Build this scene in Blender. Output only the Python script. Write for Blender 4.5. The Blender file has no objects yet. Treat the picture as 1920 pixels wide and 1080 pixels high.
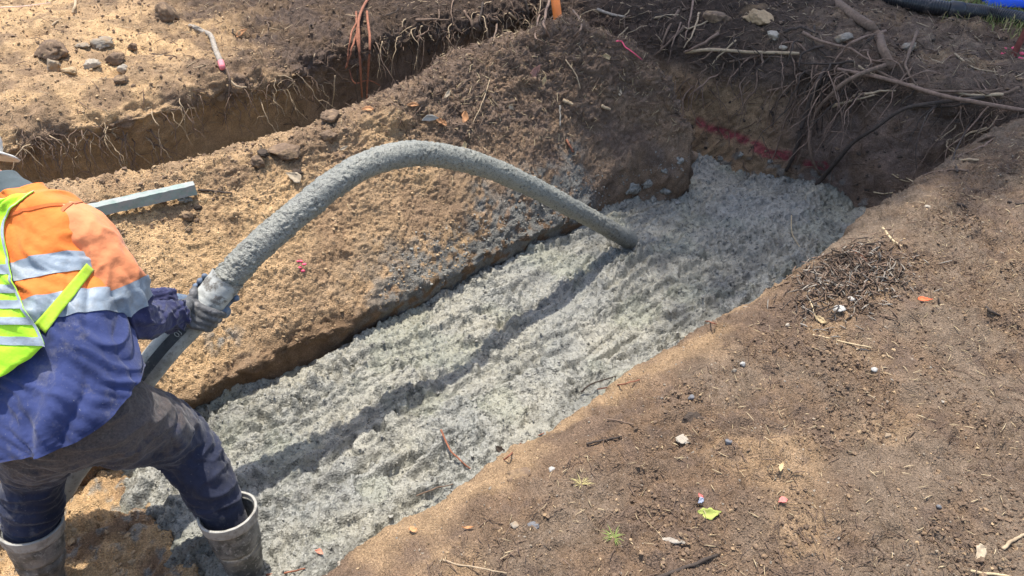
import bpy, bmesh, math, random
import numpy as np
from mathutils import Vector
from mathutils.bvhtree import BVHTree

random.seed(7)
RNG = np.random.RandomState(11)
scene = bpy.context.scene
COL = scene.collection

# ------------------------------------------------------------------ camera
CAM_H = 1.75
PITCH = math.radians(35.0)
FPX = 1507.0
cd = bpy.data.cameras.new('camera')
cam = bpy.data.objects.new('camera', cd)
COL.objects.link(cam)
cam.location = (0, 0, CAM_H)
cam.rotation_euler = (math.radians(90) - PITCH, 0, 0)
cd.sensor_width = 36.0
cd.lens = FPX / 1920.0 * 36.0
cd.clip_start = 0.05
cd.clip_end = 400
scene.camera = cam

# ------------------------------------------------------------------ light
SUN_EL, SUN_DX, SUN_DY = 77.0, 0.26, -0.97      # shadows run towards +x*DX, +y*DY
world = bpy.data.worlds.new('World')
scene.world = world
world.use_nodes = True
wn = world.node_tree
wn.nodes.clear()
sky = wn.nodes.new('ShaderNodeTexSky')
sky.sky_type = 'NISHITA'
sky.sun_disc = False
sky.sun_elevation = math.radians(SUN_EL)
sky.sun_rotation = math.atan2(-SUN_DX, -SUN_DY)
sky.dust_density = 2.0
sky.ozone_density = 0.6
bg = wn.nodes.new('ShaderNodeBackground')
bg.inputs['Strength'].default_value = 0.15
wo = wn.nodes.new('ShaderNodeOutputWorld')
wn.links.new(sky.outputs[0], bg.inputs['Color'])
wn.links.new(bg.outputs[0], wo.inputs['Surface'])
sl = bpy.data.lights.new('sun', 'SUN')
sl.energy = 3.2
sl.angle = math.radians(0.8)
sl.color = (1.0, 0.95, 0.87)
sun = bpy.data.objects.new('sun', sl)
COL.objects.link(sun)
_d = Vector((SUN_DX, SUN_DY, 0)).normalized() * math.cos(math.radians(SUN_EL))
_d.z = -math.sin(math.radians(SUN_EL))
sun.rotation_euler = _d.to_track_quat('-Z', 'Y').to_euler()
sun.location = (0, 0, 20)
scene.view_settings.view_transform = 'Standard'
scene.view_settings.look = 'None'
scene.view_settings.gamma = 1
scene.view_settings.exposure = 1.02
scene.view_settings.use_curve_mapping = False

# ------------------------------------------------------------------ helpers
def tag(o, label=None, cat=None, group=None, kind=None):
    if label: o['label'] = label
    if cat: o['category'] = cat
    if group: o['group'] = group
    if kind: o['kind'] = kind
    return o

def empty(name, loc=(0, 0, 0)):
    o = bpy.data.objects.new(name, None)
    o.empty_display_size = 0.1
    o.location = loc
    COL.objects.link(o)
    return o

def link(name, me, mat=None, parent=None):
    o = bpy.data.objects.new(name, me)
    COL.objects.link(o)
    if mat is not None and not me.materials:
        me.materials.append(mat)
    if parent is not None:
        o.parent = parent
        # geometry is given in world coordinates: shift into the parent's frame
        l = parent.location.copy()
        p = parent.parent
        while p is not None:
            l = l + p.location
            p = p.parent
        o.location = -l
    return o

def mesh_np(name, V, F, smooth=True):
    """V (n,3) array, F (m,k) array of equal-size faces"""
    me = bpy.data.meshes.new(name)
    V = np.ascontiguousarray(V, dtype=np.float32)
    F = np.ascontiguousarray(F, dtype=np.int32)
    k = F.shape[1]
    me.vertices.add(len(V)); me.vertices.foreach_set('co', V.ravel())
    me.loops.add(F.size); me.loops.foreach_set('vertex_index', F.ravel())
    me.polygons.add(len(F))
    me.polygons.foreach_set('loop_start', np.arange(0, F.size, k, dtype=np.int32))
    me.polygons.foreach_set('loop_total', np.full(len(F), k, dtype=np.int32))
    me.polygons.foreach_set('use_smooth', np.full(len(F), smooth, dtype=bool))
    me.update()
    return me

def recentre(o):
    """move the origin of a one-mesh thing to its base"""
    me = o.data
    n = len(me.vertices)
    a = np.empty(n * 3, dtype=np.float32); me.vertices.foreach_get('co', a); a = a.reshape(-1, 3)
    c = a.mean(0); c[2] = a[:, 2].min()
    me.vertices.foreach_set('co', (a - c).ravel()); me.update()
    o.location = Vector(o.location) + Vector([float(x) for x in c])
    return o

# ---- noise
_perm = np.random.RandomState(3).permutation(4096).astype(np.int64)
_perm2 = np.concatenate([_perm, _perm])
_g = np.random.RandomState(5).normal(size=(4096, 3)); _g /= np.linalg.norm(_g, axis=1)[:, None]

def perlin(p):
    p = np.asarray(p, dtype=np.float64)
    sh = p.shape[:-1]
    p = p.reshape(-1, 3)
    i = np.floor(p).astype(np.int64); f = p - i
    u = f * f * f * (f * (f * 6 - 15) + 10)
    i &= 4095
    i1 = (i + 1) & 4095
    res = 0
    for dx in (0, 1):
        hx = _perm[i1[:, 0] if dx else i[:, 0]]
        wx = u[:, 0] if dx else 1 - u[:, 0]
        for dy in (0, 1):
            hy = _perm[(hx + (i1[:, 1] if dy else i[:, 1])) & 4095]
            wy = u[:, 1] if dy else 1 - u[:, 1]
            for dz in (0, 1):
                h = _perm[(hy + (i1[:, 2] if dz else i[:, 2])) & 4095]
                wz = u[:, 2] if dz else 1 - u[:, 2]
                g = _g[h]
                dot = g[:, 0] * (f[:, 0] - dx) + g[:, 1] * (f[:, 1] - dy) + g[:, 2] * (f[:, 2] - dz)
                res = res + wx * wy * wz * dot
    return (res * 1.6).reshape(sh)

def fbm(p, scale, octaves=3, off=0.0):
    a, r, s = 1.0, 0, 1.0 / scale
    for k in range(octaves):
        r = r + a * perlin(p * s + off + 17.3 * k)
        a *= 0.5; s *= 2.03
    return r

def billow(p, scale, octaves=2, off=0.0):
    """rounded crumbs with sharp creases, about -0.5..0.5"""
    a, r, s = 1.0, 0, 1.0 / scale
    for k in range(octaves):
        r = r + a * (np.abs(perlin(p * s + off + 9.1 * k)) * 2 - 0.5)
        a *= 0.5; s *= 2.1
    return r

def sstep(a, b, x):
    t = np.clip((x - a) / (b - a), 0, 1)
    return t * t * (3 - 2 * t)

def lerp(a, b, t): return a + (b - a) * t

# ---- trench frame: s runs along the trench, w across it
ES = np.array([0.735, 0.678]); EW = np.array([-0.678, 0.735])
def sw_xy(s, w):
    return s * ES[0] + w * EW[0], s * ES[1] + w * EW[1]
def to_world(S, W, Z):
    x, y = sw_xy(S, W)
    return np.stack([x, y, Z], -1)
def xy_sw(x, y):
    return x * ES[0] + y * ES[1], x * EW[0] + y * EW[1]

CP, SP = math.cos(PITCH), math.sin(PITCH)
def ray(px, py):
    rx, ry = px - 960.0, 540.0 - py
    return Vector((rx, FPX * CP + ry * SP, -(FPX * SP - ry * CP))) / FPX
CAMP = Vector((0, 0, CAM_H))
def at_z(px, py, z):
    r = ray(px, py); return CAMP + r * ((z - CAM_H) / r.z)
def at_d(px, py, d):
    return CAMP + ray(px, py) * d

# ------------------------------------------------------------------ materials
def new_mat(name):
    m = bpy.data.materials.new(name); m.use_nodes = True
    nt = m.node_tree; nt.nodes.clear()
    out = nt.nodes.new('ShaderNodeOutputMaterial')
    b = nt.nodes.new('ShaderNodeBsdfPrincipled')
    nt.links.new(b.outputs[0], out.inputs[0])
    return m, nt, b

def N(nt, t, **kw):
    n = nt.nodes.new(t)
    for k, v in kw.items(): setattr(n, k, v)
    return n

def noise_node(nt, coord, scale, detail=4, rough=0.6, dist=0.0):
    n = N(nt, 'ShaderNodeTexNoise')
    n.inputs['Scale'].default_value = scale; n.inputs['Detail'].default_value = detail
    n.inputs['Roughness'].default_value = rough; n.inputs['Distortion'].default_value = dist
    nt.links.new(coord, n.inputs['Vector']); return n

def ramp(nt, fac, stops):
    r = N(nt, 'ShaderNodeValToRGB')
    el = r.color_ramp.elements
    while len(el) < len(stops): el.new(0.5)
    for e, (p, c) in zip(el, stops):
        e.position = p; e.color = (c if len(c) == 4 else (*c, 1)) if not isinstance(c, (int, float)) else (c, c, c, 1)
    nt.links.new(fac, r.inputs[0]); return r

def mixc(nt, fac, a, b, mode='MIX'):
    m = N(nt, 'ShaderNodeMix', data_type='RGBA', blend_type=mode)
    for sock, v in ((m.inputs[0], fac), (m.inputs[6], a), (m.inputs[7], b)):
        if isinstance(v, (int, float)): sock.default_value = v
        elif isinstance(v, tuple): sock.default_value = (*v, 1) if len(v) == 3 else v
        else: nt.links.new(v, sock)
    return m.outputs[2]

def bump(nt, b, h, strength=0.5, dist=0.01, prev=None):
    n = N(nt, 'ShaderNodeBump')
    n.inputs['Strength'].default_value = strength; n.inputs['Distance'].default_value = dist
    nt.links.new(h, n.inputs['Height'])
    if prev: nt.links.new(prev.outputs[0], n.inputs['Normal'])
    if b: nt.links.new(n.outputs[0], b.inputs['Normal'])
    return n

def soil_mat():
    m, nt, b = new_mat('soil')
    geo = N(nt, 'ShaderNodeNewGeometry'); P = geo.outputs['Position']
    at = N(nt, 'ShaderNodeAttribute', attribute_name='tint')
    n1 = noise_node(nt, P, 14, 5, 0.65)
    n2 = noise_node(nt, P, 160, 4, 0.7)
    n3 = noise_node(nt, P, 420, 2, 0.6)
    v = N(nt, 'ShaderNodeTexVoronoi'); v.inputs['Scale'].default_value = 170
    nt.links.new(P, v.inputs['Vector'])
    c = mixc(nt, 1.0, at.outputs['Color'], ramp(nt, n1.outputs[0], [(0.3, 0.72), (0.7, 1.22)]).outputs[0], 'MULTIPLY')
    c = mixc(nt, 1.0, c, ramp(nt, n2.outputs[0], [(0.28, 0.52), (0.5, 0.95), (0.75, 1.55)]).outputs[0], 'MULTIPLY')
    # pale grit grains
    g = N(nt, 'ShaderNodeTexVoronoi'); g.inputs['Scale'].default_value = 95; g.inputs['Randomness'].default_value = 1
    nt.links.new(P, g.inputs['Vector'])
    gr = ramp(nt, g.outputs['Distance'], [(0.10, 1.0), (0.19, 0.0)])
    sel = N(nt, 'ShaderNodeSeparateColor'); nt.links.new(g.outputs['Color'], sel.inputs[0])
    pick = N(nt, 'ShaderNodeMath', operation='GREATER_THAN'); pick.inputs[1].default_value = 0.86
    nt.links.new(sel.outputs[0], pick.inputs[0])
    f = N(nt, 'ShaderNodeMath', operation='MULTIPLY'); nt.links.new(gr.outputs[0], f.inputs[0]); nt.links.new(pick.outputs[0], f.inputs[1])
    f2 = N(nt, 'ShaderNodeMath', operation='MULTIPLY'); nt.links.new(f.outputs[0], f2.inputs[0]); f2.inputs[1].default_value = 0.75
    c = mixc(nt, f2.outputs[0], c, (0.42, 0.36, 0.28))
    nt.links.new(c, b.inputs['Base Color'])
    b.inputs['Roughness'].default_value = 0.95
    b.inputs['Specular IOR Level'].default_value = 0.15
    hm = N(nt, 'ShaderNodeMath', operation='ADD')
    nt.links.new(n2.outputs[0], hm.inputs[0]); nt.links.new(v.outputs['Distance'], hm.inputs[1])
    b1 = bump(nt, None, hm.outputs[0], 0.9, 0.009)
    bump(nt, b, n3.outputs[0], 0.6, 0.003, b1)
    return m
M_SOIL = soil_mat()

def concrete_mat(name, base=(0.295, 0.283, 0.245), dark=(0.105, 0.103, 0.093), sc=1.0, attr=True):
    m, nt, b = new_mat(name)
    geo = N(nt, 'ShaderNodeNewGeometry'); P = geo.outputs['Position']
    n0 = noise_node(nt, P, 3.2, 3, 0.5)
    n1 = noise_node(nt, P, 38 * sc, 6, 0.68)
    n2 = noise_node(nt, P, 200 * sc, 3, 0.7)
    v = N(nt, 'ShaderNodeTexVoronoi'); v.inputs['Scale'].default_value = 110 * sc
    nt.links.new(P, v.inputs['Vector'])
    c = mixc(nt, ramp(nt, n1.outputs[0], [(0.36, 0.0), (0.47, 1.0)]).outputs[0], dark, base)
    c = mixc(nt, 1.0, c, ramp(nt, n2.outputs[0], [(0.3, 0.75), (0.6, 1.06), (0.8, 1.22)]).outputs[0], 'MULTIPLY')
    c = mixc(nt, 1.0, c, ramp(nt, n0.outputs[0], [(0.3, (0.86, 0.88, 0.9)), (0.7, (1.08, 1.06, 1.02))]).outputs[0], 'MULTIPLY')
    if attr:
        at = N(nt, 'ShaderNodeAttribute', attribute_name='tint')
        c = mixc(nt, 1.0, c, at.outputs['Color'], 'MULTIPLY')
    npit = noise_node(nt, P, 105 * sc, 2, 0.5)
    pr = ramp(nt, npit.outputs[0], [(0.33, 0.50), (0.42, 1.0)])
    c = mixc(nt, 1.0, c, pr.outputs[0], 'MULTIPLY')
    nt.links.new(c, b.inputs['Base Color'])
    nt.links.new(ramp(nt, n1.outputs[0], [(0.35, 0.25), (0.6, 0.52)]).outputs[0], b.inputs['Roughness'])
    b.inputs['Specular IOR Level'].default_value = 0.4
    hm = N(nt, 'ShaderNodeMath', operation='ADD')
    nt.links.new(n1.outputs[0], hm.inputs[0]); nt.links.new(v.outputs['Distance'], hm.inputs[1])
    b0 = bump(nt, None, pr.outputs[0], 0.6, 0.004 / sc)
    b1 = bump(nt, None, hm.outputs[0], 0.6, 0.006 / sc, b0)
    bump(nt, b, n2.outputs[0], 0.5, 0.002, b1)
    return m
M_CONC = concrete_mat('wet_concrete')
M_CRUST = concrete_mat('hose_crust', (0.26, 0.258, 0.222), (0.11, 0.11, 0.098), 1.6, False)

def simple(name, col, rough=0.8, var=0.25, scale=30, bumpd=0.002, bscale=80, spec=0.3, dirt=None, dirt_scale=6, dirt_amt=(0.5, 0.7), metallic=0.0):
    m, nt, b = new_mat(name)
    tc = N(nt, 'ShaderNodeTexCoord'); P = N(nt, 'ShaderNodeNewGeometry').outputs['Position']
    n1 = noise_node(nt, P, scale, 5, 0.65)
    c = mixc(nt, 1.0, (*col, 1), ramp(nt, n1.outputs[0], [(0.3, 1 - var), (0.7, 1 + var)]).outputs[0], 'MULTIPLY')
    if dirt:
        for (dc, dscl, lo, hi) in dirt:
            nd = noise_node(nt, P, dscl, 6, 0.7)
            c = mixc(nt, ramp(nt, nd.outputs[0], [(lo, 0.0), (hi, 1.0)]).outputs[0], c, dc)
    nt.links.new(c, b.inputs['Base Color'])
    b.inputs['Roughness'].default_value = rough
    b.inputs['Specular IOR Level'].default_value = spec
    b.inputs['Metallic'].default_value = metallic
    if bumpd:
        n2 = noise_node(nt, P, bscale, 5, 0.65)
        bump(nt, b, n2.outputs[0], 0.8, bumpd)
    return m

M_ROOT = simple('root_bark', (0.17, 0.115, 0.08), 0.9, 0.4, 50, 0.003, 120)
M_ROOT_RED = simple('root_bark_red', (0.26, 0.105, 0.06), 0.85, 0.35, 40, 0.002, 120)
M_ROOT_DARK = simple('root_bark_dark', (0.06, 0.045, 0.035), 0.9, 0.4, 50, 0.003, 120)
M_ROOT_PALE = simple('root_pale', (0.40, 0.30, 0.19), 0.9, 0.3, 60, 0.002, 120)
M_STRAW = simple('straw', (0.48, 0.37, 0.22), 0.85, 0.3, 60, 0.001, 120)
M_WOODGREY = simple('weathered_wood', (0.30, 0.26, 0.21), 0.9, 0.4, 60, 0.003, 150)
M_STONE = simple('grey_stone', (0.27, 0.235, 0.185), 0.9, 0.3, 40, 0.004, 90, dirt=[((0.30, 0.2, 0.11), 12, 0.45, 0.65)])
M_PALESTONE = simple('pale_stone', (0.36, 0.31, 0.24), 0.85, 0.2, 40, 0.003, 90)
M_WHITESTONE = simple('white_pebble', (0.40, 0.38, 0.34), 0.7, 0.15, 40, 0.002, 90)
M_BLUESTONE = simple('bluish_pebble', (0.15, 0.15, 0.155), 0.8, 0.2, 40, 0.002, 90)
M_CLOD = simple('earth_clod', (0.17, 0.115, 0.075), 0.95, 0.4, 40, 0.008, 110, dirt=[((0.34, 0.23, 0.13), 25, 0.52, 0.66)])
M_SANDCLOD = simple('sandy_clod', (0.40, 0.28, 0.16), 0.95, 0.3, 40, 0.008, 110)
M_DARKCLOD = simple('humus_clod', (0.065, 0.048, 0.036), 0.95, 0.4, 40, 0.008, 110)

# ------------------------------------------------------------------ terrain
PATCHES = []      # (V grid, name) for ray hits and scattering
def grid_faces(n, m):
    a = np.arange(n * m, dtype=np.int32).reshape(n, m)
    return np.stack([a[:-1, :-1], a[1:, :-1], a[1:, 1:], a[:-1, 1:]], -1).reshape(-1, 4)

def normals_of(P, flip=False):
    du = np.gradient(P, axis=0); dv = np.gradient(P, axis=1)
    n = np.cross(du, dv)
    n /= (np.linalg.norm(n, axis=-1, keepdims=True) + 1e-12)
    return -n if flip else n

def smooth_ax(P, axis, k, it=1):
    P = np.moveaxis(P, axis, 0)
    for _ in range(it):
        pad = np.concatenate([np.repeat(P[:1], k, 0), P, np.repeat(P[-1:], k, 0)], 0)
        c = np.cumsum(np.concatenate([np.zeros_like(pad[:1]), pad], 0), 0)
        Q = (c[2 * k + 1:] - c[:-2 * k - 1]) / (2 * k + 1)
        Q[0] = P[0]; Q[-1] = P[-1]
        P = Q
    return np.moveaxis(P, 0, axis)

def spaced(segs):
    """segs: [(a,b,step),...] -> concatenated samples"""
    out = []
    for a, b, st in segs:
        n = max(1, int(round(abs(b - a) / st)))
        out.append(np.linspace(a, b, n, endpoint=False))
    out.append([segs[-1][1]])
    return np.concatenate(out)

def terrain(name, P, tintf, dispf, mat, flip=False, kind='structure', up=True):
    Nn = normals_of(P)
    if Nn.reshape(-1, 3)[:, 2].mean() < 0: Nn = -Nn; fl = True
    else: fl = False
    D = dispf(P, Nn)
    Q = P + Nn * D[..., None]
    F = grid_faces(*P.shape[:2])
    if fl: F = F[:, ::-1]
    me = mesh_np(name, Q.reshape(-1, 3), F)
    N2 = normals_of(Q)
    if fl: N2 = -N2
    T = tintf(Q, N2, D)
    ca = me.color_attributes.new('tint', 'FLOAT_COLOR', 'POINT')
    rgba = np.ones((Q.shape[0] * Q.shape[1], 4), dtype=np.float32)
    rgba[:, :3] = np.clip(T.reshape(-1, 3), 0, 4)
    ca.data.foreach_set('color', rgba.ravel())
    o = link(name, me, mat)
    o['kind'] = kind
    PATCHES.append((name, Q, N2, fl))
    return o

def C3(*c): return np.array(c, dtype=float)
SAND = C3(0.62, 0.41, 0.215)
SAND2 = C3(0.50, 0.335, 0.19)
BROWN = C3(0.185, 0.126, 0.084)
GREYB = C3(0.225, 0.165, 0.115)
REDB = C3(0.235, 0.150, 0.090)
HUMUS = C3(0.12, 0.086, 0.066)
CONC = C3(0.30, 0.30, 0.27)
PINK = C3(0.62, 0.10, 0.14)

def mixn(a, b, t): return a + (b - a) * t[..., None]

def seg_dist(P, pts):
    """distance from points to a world polyline"""
    d = np.full(P.shape[:-1], 1e9)
    for a, b in zip(pts[:-1], pts[1:]):
        a = np.array(a); b = np.array(b); ab = b - a
        t = np.clip(((P - a) @ ab) / (ab @ ab), 0, 1)
        d = np.minimum(d, np.linalg.norm(P - (a + t[..., None] * ab), axis=-1))
    return d

def n1d(x, scale, off):
    x = np.asarray(x, dtype=float)
    return perlin(np.stack([x / scale + off, np.full_like(x, 0.37 + off), np.full_like(x, 0.71)], -1))

# ---- near bank -------------------------------------------------------
sv = spaced([(-14, -1.6, 0.35), (-1.6, 0.0, 0.02), (0.0, 3.2, 0.0075), (3.2, 5.6, 0.012), (5.6, 9, 0.05), (9, 16, 0.5)])
prof = np.array([(-14, 0), (-2.0, 0), (-0.9, 0.0), (0.2, 0.0), (0.85, 0.0), (1.02, -0.015), (1.14, -0.06), (1.235, -0.13), (1.265, -0.19), (1.25, -0.45), (1.24, -1.0)])
pd = np.concatenate([[0], np.cumsum(np.linalg.norm(np.diff(prof, axis=0), axis=1))])
def dat(w):  # arc length at w
    return np.interp(w, prof[:8, 0], pd[:8])
qv = spaced([(0, dat(-2.0), 0.4), (dat(-2.0), dat(-0.3), 0.03), (dat(-0.3), dat(1.235), 0.0075), (dat(1.235), pd[-1], 0.03)])
W0 = np.interp(qv, pd, prof[:, 0]); Z0 = np.interp(qv, pd, prof[:, 1])
S, W = np.meshgrid(sv, W0, indexing='ij'); Z = np.repeat(Z0[None], len(sv), 0)
edge = sstep(0.8, 1.2, W)
W = W + edge * np.interp(S, [-14, 0.2, 0.9, 2.0, 2.7, 3.4, 5, 16], [0.11, 0.11, 0.085, 0.06, 0.01, 0.04, 0.0, 0.0])
W = W + edge * (0.02 * n1d(S, 0.7, 3.1) + 0.014 * n1d(S, 0.2, 5.7) + 0.012 * n1d(S, 0.07, 8.7))
# the lip is lower and broader in the middle, ragged at the far end
Z = Z + 0.03 * sstep(3.2, 4.6, S) * sstep(0.3, 1.1, W) * (W < 1.3)
P = to_world(S, W, Z)
Pf = P.copy()
def near_disp(P, Nn):
    s, w = xy_sw(P[..., 0], P[..., 1])
    lip = sstep(1.0, 1.1, w) * (1 - sstep(2.9, 3.6, s)) * (1 - sstep(-.2, -.6, -s) * 0)
    d = 0.028 * fbm(P, 0.55, 2, 1.0) + 0.012 * fbm(P, 0.16, 2, 4.0)
    rough = sstep(-0.35, 0.35, perlin(P / 0.42 + 31.0))
    rough = np.maximum(rough, sstep(0.0, 0.14, 0.16 - np.abs(w - 0.95)) * sstep(0.9, 1.6, s))
    d = d + (0.5 + 0.9 * rough) * 0.012 * billow(P, 0.055, 2, 8.0) * (1 - 0.3 * lip)
    d = d + (0.7 + 0.6 * rough) * 0.0065 * billow(P, 0.021, 2, 2.0) * (1 - 0.2 * lip)
    for (fx, fy, fa) in ((1720, 620, .5), (1500, 930, -.3), (1180, 980, .2), (1800, 860, .8), (1650, 750, 0.1)):
        h = at_z(fx, fy, 0.0); ex, ey = P[..., 0] - h.x, P[..., 1] - h.y
        u_, v_ = ex * math.cos(fa) + ey * math.sin(fa), -ex * math.sin(fa) + ey * math.cos(fa)
        q_ = (u_ / 0.15) ** 2 + (v_ / 0.055) ** 2
        d = d - 0.012 * np.exp(-q_ ** 2) + 0.006 * np.exp(-((q_ - 1.5) / 0.5) ** 2)
    # heap of bark and litter at the lip
    hx = np.exp(-(((s - 2.72) / 0.26) ** 2 + ((w - 1.02) / 0.17) ** 2))
    d = d + hx * (0.045 + 0.02 * billow(P, 0.04, 2, 5.0))
    return d
def near_tint(P, Nn, D):
    s, w = xy_sw(P[..., 0], P[..., 1])
    a = fbm(P, 0.7, 3, 7.0); b = fbm(P, 0.28, 3, 13.0); c = fbm(P, 0.09, 2, 23.0)
    T = mixn(BROWN, GREYB, sstep(-0.3, 0.5, a + 0.9 * sstep(0.6, 2.2, s - w)))
    T = mixn(T, REDB, 0.55 * sstep(0.05, 0.6, b + 0.5 * sstep(0.2, 0.9, w) - 0.15 * sstep(2, 3, s)))
    T = mixn(T, SAND2 * 0.85, 0.6 * sstep(0.25, 0.7, fbm(P, 0.45, 2, 51.0) + 0.3 * np.exp(-((s - 2.0) ** 2 + (w - .55) ** 2) / .2)))
    T = mixn(T, HUMUS * 1.25, 0.6 * sstep(0.15, 0.6, b * 0.6 + c * 0.7 + 0.25 * np.exp(-(((w - 0.85) / 0.14) ** 2))))
    lip = sstep(1.12, 1.20, w + 0.03 * c) * (1 - sstep(2.6, 3.0, s))
    T = mixn(T, mixn(SAND2 * 0.8, BROWN * 1.15, sstep(-0.3, 0.4, b)), 0.85 * lip)
    hx = np.exp(-(((s - 2.72) / 0.24) ** 2 + ((w - 1.05) / 0.16) ** 2))
    T = mixn(T, HUMUS * 1.3, 0.85 * sstep(0.3, 0.7, hx))
    return T
near_bank = terrain('near_bank', P, near_tint, near_disp, M_SOIL)
tag(near_bank, 'bare brown trampled soil bank in the right foreground')

# ---- berm between the trenches --------------------------------------
def piece(x, xs, ys): return np.interp(x, xs, ys)
sv = spaced([(-14, -1.0, 0.5), (-1.0, 0.2, 0.03), (0.2, 3.88, 0.0085)])
ncap = 90
nq = 235
def berm_profile(s):
    wf = piece(s, [-14, 3.2, 3.42, 3.66, 3.80, 3.88], [2.77, 2.77, 2.84, 2.80, 2.64, 2.60]) + 0.018 * n1d(s, 0.3, 1.0) + 0.012 * n1d(s, 0.09, 4.0)
    zt = piece(s, [-14, 0.3, 2.9, 3.3, 3.6, 3.88], [-0.56, -0.56, -0.60, -0.54, -0.36, -0.20])
    wr = piece(s, [-14, 0.5, 1.2, 2.0, 2.9, 3.4, 3.88], [3.95, 3.88, 3.64, 3.50, 3.60, 3.44, 3.30]) + 0.03 * n1d(s, 0.35, 9.0)
    zr = piece(s, [-14, 0.5, 1.2, 2.0, 2.9, 3.3, 3.6, 3.88], [0.0, 0.03, 0.06, 0.09, 0.20, 0.29, 0.30, 0.13])
    ws = wf + 0.02
    # profile nodes (w,z)
    pts = [(wf + 0.03, np.full_like(s, -1.0)), (wf + 0.03, np.full_like(s, -0.74)), (ws - 0.02, zt - 0.012),
           (ws + 0.015, zt + 0.012),
           (lerp(ws, wr, 0.30), lerp(zt, zr, piece(s, [0, 1.5, 3, 3.88], [0.40, 0.38, 0.42, 0.62]))),
           (lerp(ws, wr, 0.60), lerp(zt, zr, piece(s, [0, 1.5, 3, 3.88], [0.80, 0.72, 0.76, 0.90]))),
           (wr - 0.12, zr - 0.015), (wr, zr), (wr + 0.06, zr - 0.06), (wr + 0.09, zr - 0.35), (wr + 0.12, np.full_like(s, -1.0))]
    return pts
def berm_rows(sarr):
    pts = berm_profile(sarr)
    PW = np.stack([p[0] for p in pts], 1); PZ = np.stack([p[1] for p in pts], 1)
    fr = np.array([0, 0.07, 0.14, 0.17, 0.36, 0.58, 0.80, 0.86, 0.89, 0.94, 1.0])
    q = np.linspace(0, 1, nq)
    W = np.stack([np.interp(q, fr, PW[i]) for i in range(len(sarr))]); Z = np.stack([np.interp(q, fr, PZ[i]) for i in range(len(sarr))])
    return W, Z
W, Z = berm_rows(sv)
S = np.repeat(sv[:, None], nq, 1)
# end cap: rows that turn down at the end of the berm
Sc, Wc, Zc = [], [], []
for k in range(1, ncap + 1):
    t = k / ncap
    Sc.append(S[-1] + 0.07 * math.sin(t * math.pi / 2) + 0.05 * t)
    Wc.append(lerp(W[-1], 3.2, 0.04 * t))
    Zc.append(lerp(Z[-1], np.full(nq, -1.0), max(0, t) ** 1.15))
S = np.concatenate([S, np.array(Sc)]); W = np.concatenate([W, np.array(Wc)]); Z = np.concatenate([Z, np.array(Zc)])
# end not square: it recedes on the far side
S = S - 0.22 * sstep(2.95, 3.7, W) * sstep(3.3, 3.9, S)
P = to_world(S, W, Z)
P = smooth_ax(P, 1, 3, 2); P = smooth_ax(P, 0, 3, 2)
def berm_disp(P, Nn):
    s, w = xy_sw(P[..., 0], P[..., 1]); z = P[..., 2]
    top = sstep(-0.25, 0.05, z) 
    wall = sstep(2.95, 2.8, w) * sstep(-0.45, -0.6, z) * (1 - sstep(3.2, 3.5, s))
    hum = sstep(1.9, 2.7, s) * sstep(-0.35, 0.0, z)
    d = 0.035 * fbm(P, 0.5, 2, 2.0) + 0.012 * fbm(P, 0.14, 2, 6.0)
    amp = (0.55 + 0.75 * hum + 0.35 * top) * (1 - 0.3 * wall)
    edge_ = np.exp(-((z + 0.58) / 0.06) ** 2) * (w < 2.95) * (1 - sstep(3.3, 3.5, s))
    d = d + edge_ * (0.022 * fbm(P, 0.12, 3, 210.) + 0.012 * billow(P, 0.05, 2, 211.))
    endf = sstep(3.55, 3.85, s)
    d = d + endf * (0.03 * fbm(P, 0.2, 3, 215.) + 0.014 * billow(P, 0.07, 2, 216.) + 0.012 * np.abs(perlin(np.stack([s / .2, w / .2, z / .05], -1))))
    d = d + amp * 0.012 * billow(P, 0.05, 2, 1.0) + hum * 0.012 * billow(P, 0.09, 3, 219.)
    d = d + 0.0085 * billow(P, 0.022, 2, 3.0) * (1 - 0.6 * wall)
    lumps = np.maximum(0, perlin(P / 0.11 + 77) - 0.15) * (0.3 + top)
    return d + 0.045 * lumps * sstep(0.6, 0.9, s)
def berm_tint(P, Nn, D):
    s, w = xy_sw(P[..., 0], P[..., 1]); z = P[..., 2]
    a = fbm(P, 0.6, 3, 3.0); b = fbm(P, 0.2, 3, 14.0); c = fbm(P, 0.06, 2, 24.0)
    T = mixn(SAND, SAND2, sstep(-0.3, 0.4, a))
    T = mixn(T, REDB * 1.25, 0.5 * sstep(0.1, 0.6, b + 0.2 * a))
    # dark humus cap at the far end
    cap = sstep(1.75, 2.75, s + 0.9 * (z + 0.1) + 0.25 * a)
    T = mixn(T, mixn(BROWN * 1.45, HUMUS * 1.6, sstep(-0.2, 0.5, b + 0.6 * sstep(-0.2, 0.2, z))), 0.92 * cap)
    crust = sstep(-0.12, 0.05, z) * (1 - sstep(1.6, 2.2, s)) * sstep(0.9, 1.3, s)
    T = mixn(T, BROWN * 1.1, 0.6 * crust * sstep(-0.4, 0.3, b + c))
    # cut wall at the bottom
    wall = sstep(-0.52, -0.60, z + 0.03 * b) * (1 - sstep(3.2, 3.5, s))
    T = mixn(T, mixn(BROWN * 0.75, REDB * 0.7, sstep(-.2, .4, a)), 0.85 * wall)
    # concrete splashed on the lower face
    sp = sstep(-0.33, -0.50, z + 0.12 * b - 0.10 * sstep(2.2, 3.0, s)) * sstep(1.3, 2.0, s + 0.3 * b) * (1 - 0.9 * sstep(3.2, 3.35, s))
    T = mixn(T, CONC * 0.72, 0.9 * sp * sstep(-0.35, 0.15, c + 0.35 * b + 0.12))
    sp2 = np.exp(-((s - 0.95) ** 2 / 0.006 + (z + 0.47) ** 2 / 0.004))
    T = mixn(T, CONC, 0.85 * sp2 * sstep(-0.2, 0.2, c))
    # pink spray spot
    return T
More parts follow.
